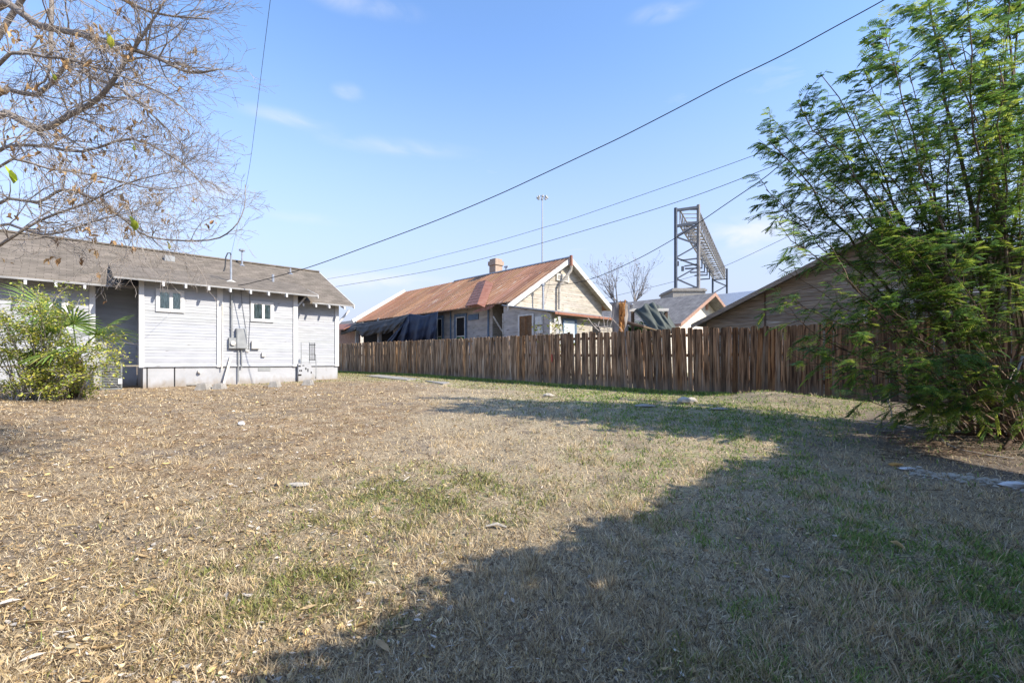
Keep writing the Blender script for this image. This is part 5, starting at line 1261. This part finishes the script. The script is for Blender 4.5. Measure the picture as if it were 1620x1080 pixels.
# dead stems and debris on the ground under the tree
for i, (pts, r, lab) in enumerate((
    ([(1487, 690, 6.6), (1495, 703, 6.5), (1520, 714, 6.35), (1560, 722, 6.2), (1604, 728, 6.1)], .011, 'long pale curved dead branch lying in front of the tree'),
    ([(1618, 563, 5.9), (1607, 595, 5.9), (1608, 630, 5.9), (1618, 665, 6.0), (1624, 680, 6.1)], .014, 'bleached hanging vine stem at the right edge of the tree'),
    ([(1606, 581, 5.95), (1592, 612, 5.95), (1586, 630, 6.0), (1588, 663, 6.1)], .009, 'thin bleached stem hanging left of the longer bleached stem'),
    ([(1400, 618, 7.4), (1410, 650, 7.2), (1414, 684, 7.0)], .010, 'thin grey dead stem standing below the lowest leaves'),
    ([(1474, 688, 7.0), (1530, 691, 6.9), (1585, 692, 6.8)], .03, 'thick dark fallen branch lying under the tree'),
    ([(1620, 690, 6.3), (1600, 702, 6.25), (1588, 714, 6.2)], .03, 'dark fallen branch slanting at the foot of the tree'),
    ([(1428, 675, 7.3), (1460, 684, 7.1), (1500, 680, 7.2)], .008, 'thin grey stick on the bare soil left of the fallen branch'),
    ([(1360, 668, 7.9), (1385, 672, 7.7), (1420, 676, 7.5)], .01, 'pale stick on the ground near the earth heap'))):
    P = []
    for px, py, Y in pts:
        p = Vector(at(px, py, Y))
        gz_ = g1(p.x, p.y)
        if i in (0, 4, 5, 6, 7):
            X, Yy = gpt(px, py); p = Vector((X, Yy, g1(X, Yy) + r + .012))
        elif (i in (1, 2, 3)) and p.z < gz_: p.z = gz_ + .01
        P.append(p)
    tag(MB().tube(P, [r * (1 - .5 * k / len(P)) for k in range(len(P))], 6).build('dead_branch', M['palesti' if r < .02 else 'darkwood'], None, tuple(P[0]), smooth=True), lab, 'dead branch')
def twig_litter():
    R = random.Random(6); mb = MB()
    for k in range(260):
        px, py = R.uniform(1380, 1640), R.uniform(660, 725); X, Y = gpt(px, py); a = R.gauss(0, .5); L = R.uniform(.08, .5)
        dx, dy = math.cos(a) * L, math.sin(a) * L; p = []
        for u in (0, .5, 1):
            x, y = X + dx * u, Y + dy * u + (.1 * L * math.sin(u * 3)); p.append((x, y, g1(x, y) + .01 + R.uniform(0, .03)))
        v = R.uniform(.6, 1.3); mb.tube(p, R.uniform(.002, .006), 3, (v, v, v), cap=False)
    for k in range(170):
        X, Y = sample(1, 1.9, 11, p=.9); X, Y = float(X[0]), float(Y[0]); a = R.uniform(0, 6.28); L = R.uniform(.05, .28)
        dx, dy = math.cos(a) * L, math.sin(a) * L; p = []
        for u in (0, .5, 1): x, y = X + dx * u, Y + dy * u + .12 * L * math.sin(u * 3); p.append((x, y, g1(x, y) + .012 + R.uniform(0, .02)))
        v = R.uniform(.5, 1.6); mb.tube(p, R.uniform(.0012, .0035), 3, (v, v, v), cap=False)
    tag(mb.build('twig_litter', M['stembrown']), 'fine dead twigs scattered under the tree and across the yard', 'twigs', kind='stuff')
twig_litter()
# stones and scraps
for px, py, r, lab, m, sq in (
    (868 + 0, 627.5, .12, 'small pale stone lying alone on the lit grass in front of the fence', 'limestone', (1.3, .7, .5)),
    (1083, 638.5, .17, 'larger left one of two pale rocks near the fence', 'limestone', (1.1, .9, .6)),
    (1094, 636.5, .13, 'smaller right one of two pale rocks near the fence', 'limestone', (1.1, .9, .6)),
    (1022, 643, .14, 'flat grey stone in the grass left of the two pale rocks', 'concrete', (1.6, .8, .25)),
    (1138, 648, .12, 'flat dark grey stone in the grass before the earth heap', 'concrete', (1.6, .8, .25)),
    (472, 768, .085, 'flat tan stone half sunk among the dead leaves', 'limestone', (1.3, .8, .28)),
    (382, 672, .05, 'crumpled white scrap of plastic on the brown leaves', 'plastic', (1, 1, .8)),
    (1603, 769, .09, 'white broken rock at the right edge of the pale rubble line', 'plastic', (1.5, .7, .4)),
    (1435, 742, .07, 'white torn plastic scrap beside the orange one', 'plastic', (1.5, .6, .25)),
    (1417, 736, .06, 'orange scrap on the dark ground near the rubble', 'orange', (1.5, .7, .35))):
    X, Y = gpt(px, py); z = g1(X, Y); tag(MB().rock((X, Y, z + r * sq[2] * .5), r, int(px), sq).build('scrap' if m in ('plastic', 'orange') and px != 1603 else 'rock', M[m], None, (X, Y, z)), lab, 'scrap' if m in ('plastic', 'orange') and px != 1603 else 'rock')
R = random.Random(14); mb = MB()
for k in range(150):
    u = R.random(); px = 1440 + 180 * u + R.gauss(0, 4); py = 747 + 22 * u + R.gauss(0, 3); X, Y = gpt(px, py); r = R.uniform(.008, .032); mb.rock((X, Y, g1(X, Y) + r * .3), r, k, (1.3, 1, .6))
tag(mb.build('gravel', M['limestone']), 'line of pale crushed rubble on the dark ground at right', 'gravel', kind='stuff')
X, Y = gpt(786, 836); pts = [(X - .09, Y, g1(X, Y) + .02), (X, Y + .01, g1(X, Y) + .035), (X + .08, Y - .02, g1(X, Y) + .02)]
tag(MB().tube(pts, [.008, .016, .008], 6).build('dead_branch', M['limestone'], None, pts[0]), 'short white curved chip of wood in the sunlit straw', 'wood chip')

# ------------------------------------------------------------ bare tree on the left, branches reaching in from outside
def left_tree():
    R = random.Random(21); bx, by = -8.3, 6.4; z0 = g1(bx, by)
    t = thing('bare_tree', 'nearly leafless tree reaching in from the left with dried tan leaves', 'tree', (bx, by, z0))
    tr = MB(); limbs = MB(); tw = MB(); tips = []
    tr.tube([(bx, by, z0 - .1), (bx + .1, by, z0 + 1.3), (bx + .25, by - .1, z0 + 2.6), (bx + .5, by - .1, z0 + 4.2), (bx + .6, by, z0 + 6.2)], [.24, .2, .17, .13, .08], 10); tr.build('trunk', M['bark'], t, smooth=True)
    hubs = [Vector((bx + .15, by - .05, z0 + 1.9)), Vector((bx + .25, by - .1, z0 + 2.7)), Vector((bx + .4, by - .1, z0 + 3.6)), Vector((bx + .55, by, z0 + 4.8))]
    LM = [ (1, [(-20, 190, 5.6), (60, 205, 5.3), (110, 182, 5.2), (160, 152, 5.0), (200, 95, 4.9), (230, 50, 4.8), (262, 0, 4.7)], .042),
           (2, [(-20, 20, 5.6), (60, 40, 5.4), (130, 55, 5.2), (190, 72, 5.0), (250, 92, 4.8), (300, 115, 4.7), (345, 110, 4.6)], .045),
           (1, [(-20, 160, 5.8), (60, 150, 5.7), (115, 95, 5.6), (140, 120, 5.5), (190, 140, 5.4), (250, 190, 5.3), (295, 235, 5.2)], .03),
           (0, [(-20, 330, 5.2), (60, 320, 5.1), (100, 300, 5.0), (150, 315, 4.9), (200, 350, 4.8), (240, 376, 4.7), (330, 380, 4.6), (368, 362, 4.5), (386, 330, 4.5), (388, 292, 4.5)], .017),
           (0, [(-20, 275, 4.6), (80, 268, 4.5), (170, 282, 4.4), (250, 300, 4.3), (310, 290, 4.3)], .014),
           (0, [(-20, 400, 4.8), (60, 350, 4.7), (140, 320, 4.6), (200, 290, 4.5), (280, 270, 4.5)], .018),
           (3, [(-20, -60, 5.4), (60, -30, 5.2), (150, -20, 5.0), (240, 20, 4.8), (330, 30, 4.7)], .035),
           (2, [(60, -40, 5.9), (80, 60, 5.8), (75, 120, 5.7), (60, 135, 5.7)], .035),
           (1, [(-20, 250, 5.6), (50, 230, 5.5), (130, 240, 5.3), (210, 220, 5.2), (290, 260, 5.1), (325, 300, 5.0)], .022),
           (1, [(-20, 120, 4.8), (70, 90, 4.7), (160, 110, 4.6), (260, 150, 4.5), (320, 200, 4.5)], .02),
           (0, [(-20, 360, 5.6), (70, 372, 5.5), (150, 350, 5.4), (230, 330, 5.3)], .02)]
    for hub, pl, r in LM:
        P = [hubs[hub]] + [Vector(at(*p)) for p in pl]; n = len(P); sub = []
        for i in range(n - 1):
            p0, p1, p2, p3 = P[max(i - 1, 0)], P[i], P[i + 1], P[min(i + 2, n - 1)]
            for k in range(3):
                u = k / 3; sub.append(.5 * ((2 * p1) + (p2 - p0) * u + (2 * p0 - 5 * p1 + 4 * p2 - p3) * u * u + (3 * p1 - p0 - 3 * p2 + p3) * u ** 3))
        sub.append(P[-1]); m = len(sub); rs = [max(r * 1.12 * (1 - .85 * i / (m - 1)), .0035) for i in range(m)]; limbs.tube(sub, rs, 7 if r > .02 else 5)
        for i in range(4, m):
            for _ in range(1 if sub[i].x > -3.15 else (4 if r > .015 else 3)):
                if R.random() < (.6 if sub[i].x > -3.15 else .78):
                    sd = (sub[i] - sub[i - 1]).normalized(); a = Vector((R.gauss(0, 1), R.gauss(0, .8), R.gauss(0, 1))); a = (a - sd * a.dot(sd)).normalized()
                    branch_tree(tw, sub[i], sd * .8 + a * .7, R.uniform(.22, .50) * (.45 if sub[i].x > -3.15 else (.75 if sub[i].x > -3.6 else 1)), min(rs[i] * .45, .009), 3, R, .5, .72, .0, (2, 3), tips, 4, .16, .0, .0016)
    limbs.build('limb', M['bark'], t, smooth=True); tw.build('branches', M['twig'], t, smooth=True)
    # dried leaves hang in small bunches
    n0 = len(tips); print('twig tips', n0)
    sel = [tips[i][0] for i in range(0, n0, 40) if tips[i][0].x < -3.3 - .9 * R.random()]
    P = []
    for p in sel:
        for _ in range(R.randint(1, 5)): P.append((p.x + R.gauss(0, .03), p.y + R.gauss(0, .03), p.z - R.uniform(0, .07)))
    P = np.array(P); n = len(P); L = rng.uniform(.035, .095, n)
    v, f, c = leaves_np(P, rng.random(n) * 6.28, L, L * rng.uniform(.25, .5, n), rng.uniform(.3, .8, n), rng.uniform(-.2, .3, n), rng.normal(0, 2.0, n), pal(n, [(.48, .31, .15), (.36, .21, .10), (.56, .40, .22)], [3, 2, 2], .2))
    mesh_np('dried_leaves', v, f, c, M['leaf'], t)
    for px, py, Y, s in ((173, 62, 2.8, .085), (15, 275, 2.6, .10), (210, 352, 2.7, .085), (210, 230, 4.5, .07), (83, 118, 4.3, .07), (266, 386, 4.6, .07)):
        q = np.array([at(px, py, Y), at(px + 3, py + 5, Y)]); v, f, c = leaves_np(q, np.array([.4, 2.2]), np.array([s, s * .8]), np.array([s * .5, s * .45]), np.array([.2, .3]), np.array([.1, .1]), np.array([-1.8, -1.2]), pal(2, [(.50, .58, .07), (.62, .62, .10)], [1, 1]))
        mesh_np('green_leaf', v, f, c, M['leaf'], t)
        # slender shoot that carries the leaf back to the crown
        e = Vector(at(px, py, Y)); b = Vector(at(px - 60, py - 25, 4.6)) if Y < 4 else Vector(at(px - 10, py - 12, Y))
        MB().tube([b, b.lerp(e, .5) + Vector((0, 0, .06)), e + Vector((0, 0, .02))], [.003, .0022, .0012], 4).build('shoot', M['twig'], t)
left_tree()

# ------------------------------------------------------------ yellow-green shrub and palm at the left
def shrub():
    R = random.Random(33); X, Y = gpt(70, 632); z0 = g1(X, Y)
    t = thing('leafy_shrub', 'loose shrub with small yellow-green leaves at the left edge', 'shrub', (X, Y, z0)); br = MB(); tips = []
    print('shrub at', X, Y)
    T = [(225, 545), (215, 570), (200, 530), (180, 590), (190, 610), (150, 615), (130, 560), (160, 560), (120, 600), (100, 625), (90, 500), (60, 470), (120, 480), (40, 520), (20, 560), (0, 500), (10, 600), (50, 590), (80, 560), (30, 450), (-20, 540), (-40, 480), (-60, 600), (140, 640), (60, 640), (110, 530), (150, 590), (0, 630), (75, 610), (100, 585)]
    T += [(R.uniform(-80, 215), 450 + 175 * R.random()) for _ in range(46)]
    for px, py in T:
        if px > 120 and py < 515: px -= 70
        tip = Vector(at(px, py, Y + R.uniform(-1.2, .5))); b = Vector((X + (tip.x - X) * .25 - .2 + R.uniform(-.35, .35), Y + R.uniform(-.3, .3), z0)); b.z = g1(b.x, b.y); d = tip - b
        if tip.z < g1(tip.x, tip.y) + .05: tip.z = g1(tip.x, tip.y) + .08
        pts = [b.lerp(tip, u) + Vector((0, 0, .35 * math.sin(math.pi * u) * d.length * .5)) + Vector((R.gauss(0, .02), R.gauss(0, .02), R.gauss(0, .02))) for u in (0, .2, .4, .6, .8, 1)]
        br.tube(pts, [.014, .012, .009, .007, .005, .003], 5)
        for i in range(16):
            k = R.randint(2, 5); p = pts[k - 1].lerp(pts[k], R.random())
            a = Vector((R.gauss(0, 1), R.gauss(0, 1), R.gauss(0, .8) + .1)).normalized(); e = p + a * R.uniform(.1, .38); br.tube([p, p.lerp(e, .5) + Vector((0, 0, .02)), e], [.003, .0025, .0015], 3, cap=False)
            for u in (.3, .5, .7, .85, 1): tips.append(tuple(p.lerp(e, u)))
    br.build('branches', M['twig'], t)
    leafy(t, tips, (.05, .05, .045), 15500, [(.42, .47, .08), (.28, .36, .07), (.58, .56, .11), (.68, .60, .09), (.16, .22, .05)], .055, wts=[3, 3, 2.5, 1.2, 1])
shrub()
def palm():
    R = random.Random(17); c = Vector(at(122, 560, 11.5)); z0 = g1(c.x, c.y); c.z = at(0, 552, 11.5)[2]
    t = thing('fan_palm', 'young fan palm with arching green fronds in front of the grey house', 'palm', (c.x, c.y, z0))
    MB().tube([(c.x, c.y, z0 - .05), (c.x, c.y, z0 + .5), (c.x, c.y, c.z - .25)], [.17, .14, .11], 9).build('trunk', M['darkwood'], t)
    F_ = [(Vector((.9, -.35, .42)), 1.15), (Vector((.75, -.6, .05)), 1.0), (Vector((-.1, -.8, .55)), .95), (Vector((-.9, -.4, .5)), 1.1), (Vector((.3, -.5, 1.0)), .9), (Vector((-.7, .3, .8)), 1.1), (Vector((.6, .5, .8)), 1.0), (Vector((-.9, -.5, -.1)), .9), (Vector((.15, -.9, -.15)), .85), (Vector((-1.0, -.2, 1.5)), 1.5)]
    for d, L in F_:
        d = d.normalized(); hub = c + d * L * .75; st = MB(); st.tube([c - Vector((0, 0, .25)), c + d * L * .4 - Vector((0, 0, .02)), hub], [.02, .014, .01], 5, (.20, .28, .08)); s_ = st.build('stalk', M['leaf'], t)
        mb = MB(); side = d.cross(Vector((0, 0, 1))).normalized(); nrm = side.cross(d).normalized(); n = 26
        for i in range(n):
            a = rad(-115 + 230 * i / (n - 1)); v = d * math.cos(a) + side * math.sin(a); l = L * .82 * (1 - .25 * abs(a) / 2); w = .02; sv = v.cross(nrm).normalized()
            cc = R.uniform(.8, 1.25); col = (.22 * cc, .34 * cc, .08 * cc) if R.random() > .15 else (.33 * cc, .33 * cc, .10 * cc)
            pr = hub - sv * .004; pl_ = hub + sv * .004; rows = []
            for u in (0, .35, .7, 1):
                p = hub + v * l * u + nrm * .02 * (i % 2) - Vector((0, 0, .28 * l * u ** 2.2)); ww = w * (.3 + 1.0 * u * (1.25 - u) * 2) if u < 1 else .002
                rows.append([p - sv * ww, p + nrm * -.006, p + sv * ww])
            mb.grid(rows, col)
        mb.build('frond', M['leaf'], t)
palm()
# tuft of dry brown grass at the fence's far end, small shoots
X, Y = gpt(565, 589); m = 260; a = rng.random(m) * 6.28; r = .35 * np.sqrt(rng.random(m))
v, f, c = blades(X + np.cos(a) * r * 1.3, Y + np.sin(a) * r * .6, .25 + .28 * rng.random(m), np.full(m, .016), .3 + .5 * rng.random(m), pal(m, STRAW, [3, 2, 1, 0, 3]), '')
tag(mesh_np('grass_clump', v, f, c, M['dry']), 'tall straw coloured grass clump at the far end of the fence', 'grass clump')

# ------------------------------------------------------------ house behind the photographer (its eave shades the foreground)
rear = thing('rear_house', 'clapboard house standing just behind the camera, shading the foreground', 'house', (0, -2.75, 0), True)
EZ = 3.3; ey = -2.05
w = MB(); siding(w, [(-9, .3), (7.6, .3), (7.6, EZ), (-9, EZ)], lambda u, z, o: (u, -2.75 + o, z), .12, seed=61); w.build('wall', M['white'], rear)  # white chosen to bounce light into the shaded foreground
MB().box((-9, -7.9, .0), (7.6, -2.8, EZ)).build('wall', M['oldpaint'], rear)
for ya, yb in ((ey, -5.0), (-8.6, -5.0)):
    r_ = MB(); zr = EZ + .35 * 3.6; r_.hexa([(-9.5, ya, EZ - .08), (9.6, ya, EZ - .08), (9.6, yb, zr - .08), (-9.5, yb, zr - .08), (-9.5, ya, EZ), (9.6, ya, EZ), (9.6, yb, zr), (-9.5, yb, zr)]); r_.build('roof', M['shinglegrey'], rear)
vn = thing('eave_shadow_foliage', 'unseen leaves added along the rear eave to roughen its shadow edge', 'vine', (0, -2.7, 0), True)  # added out of view to make the eave shadow ragged and dappled
vb = MB(); vb.tube([(-1.5, -2.68, 0), (-1.4, -2.66, 1.6), (-1.0, -2.4, 3.1), (1, -2.0, 3.4), (4, -1.9, 3.4), (7.9, -1.95, 3.4)], [.05, .045, .04, .03, .025, .015], 6)
vb.tube([(-1.0, -2.4, 3.1), (-3, -2.0, 3.4), (-6, -1.95, 3.4)], [.03, .025, .015], 6); vb.build('stem', M['stembrown'], vn)
cs = []
for i in range(520):
    x = -6 + 15.4 * i / 520; e = .12 * math.sin(x * 2.1) + .09 * math.sin(x * 5.3 + 1) + .07 * math.sin(x * 11 + 2)
    for k in range(4): cs.append((x, -2.3 + (rng.random() ** .7) * (.72 + e * .8), 3.15 + .35 * rng.random()))
leafy(vn, cs, (.07, .05, .06), 26000, [(.10, .18, .04), (.07, .13, .03)], .10)
print('objects', len(bpy.data.objects), 'polys', sum(len(m.polygons) for m in bpy.data.meshes))
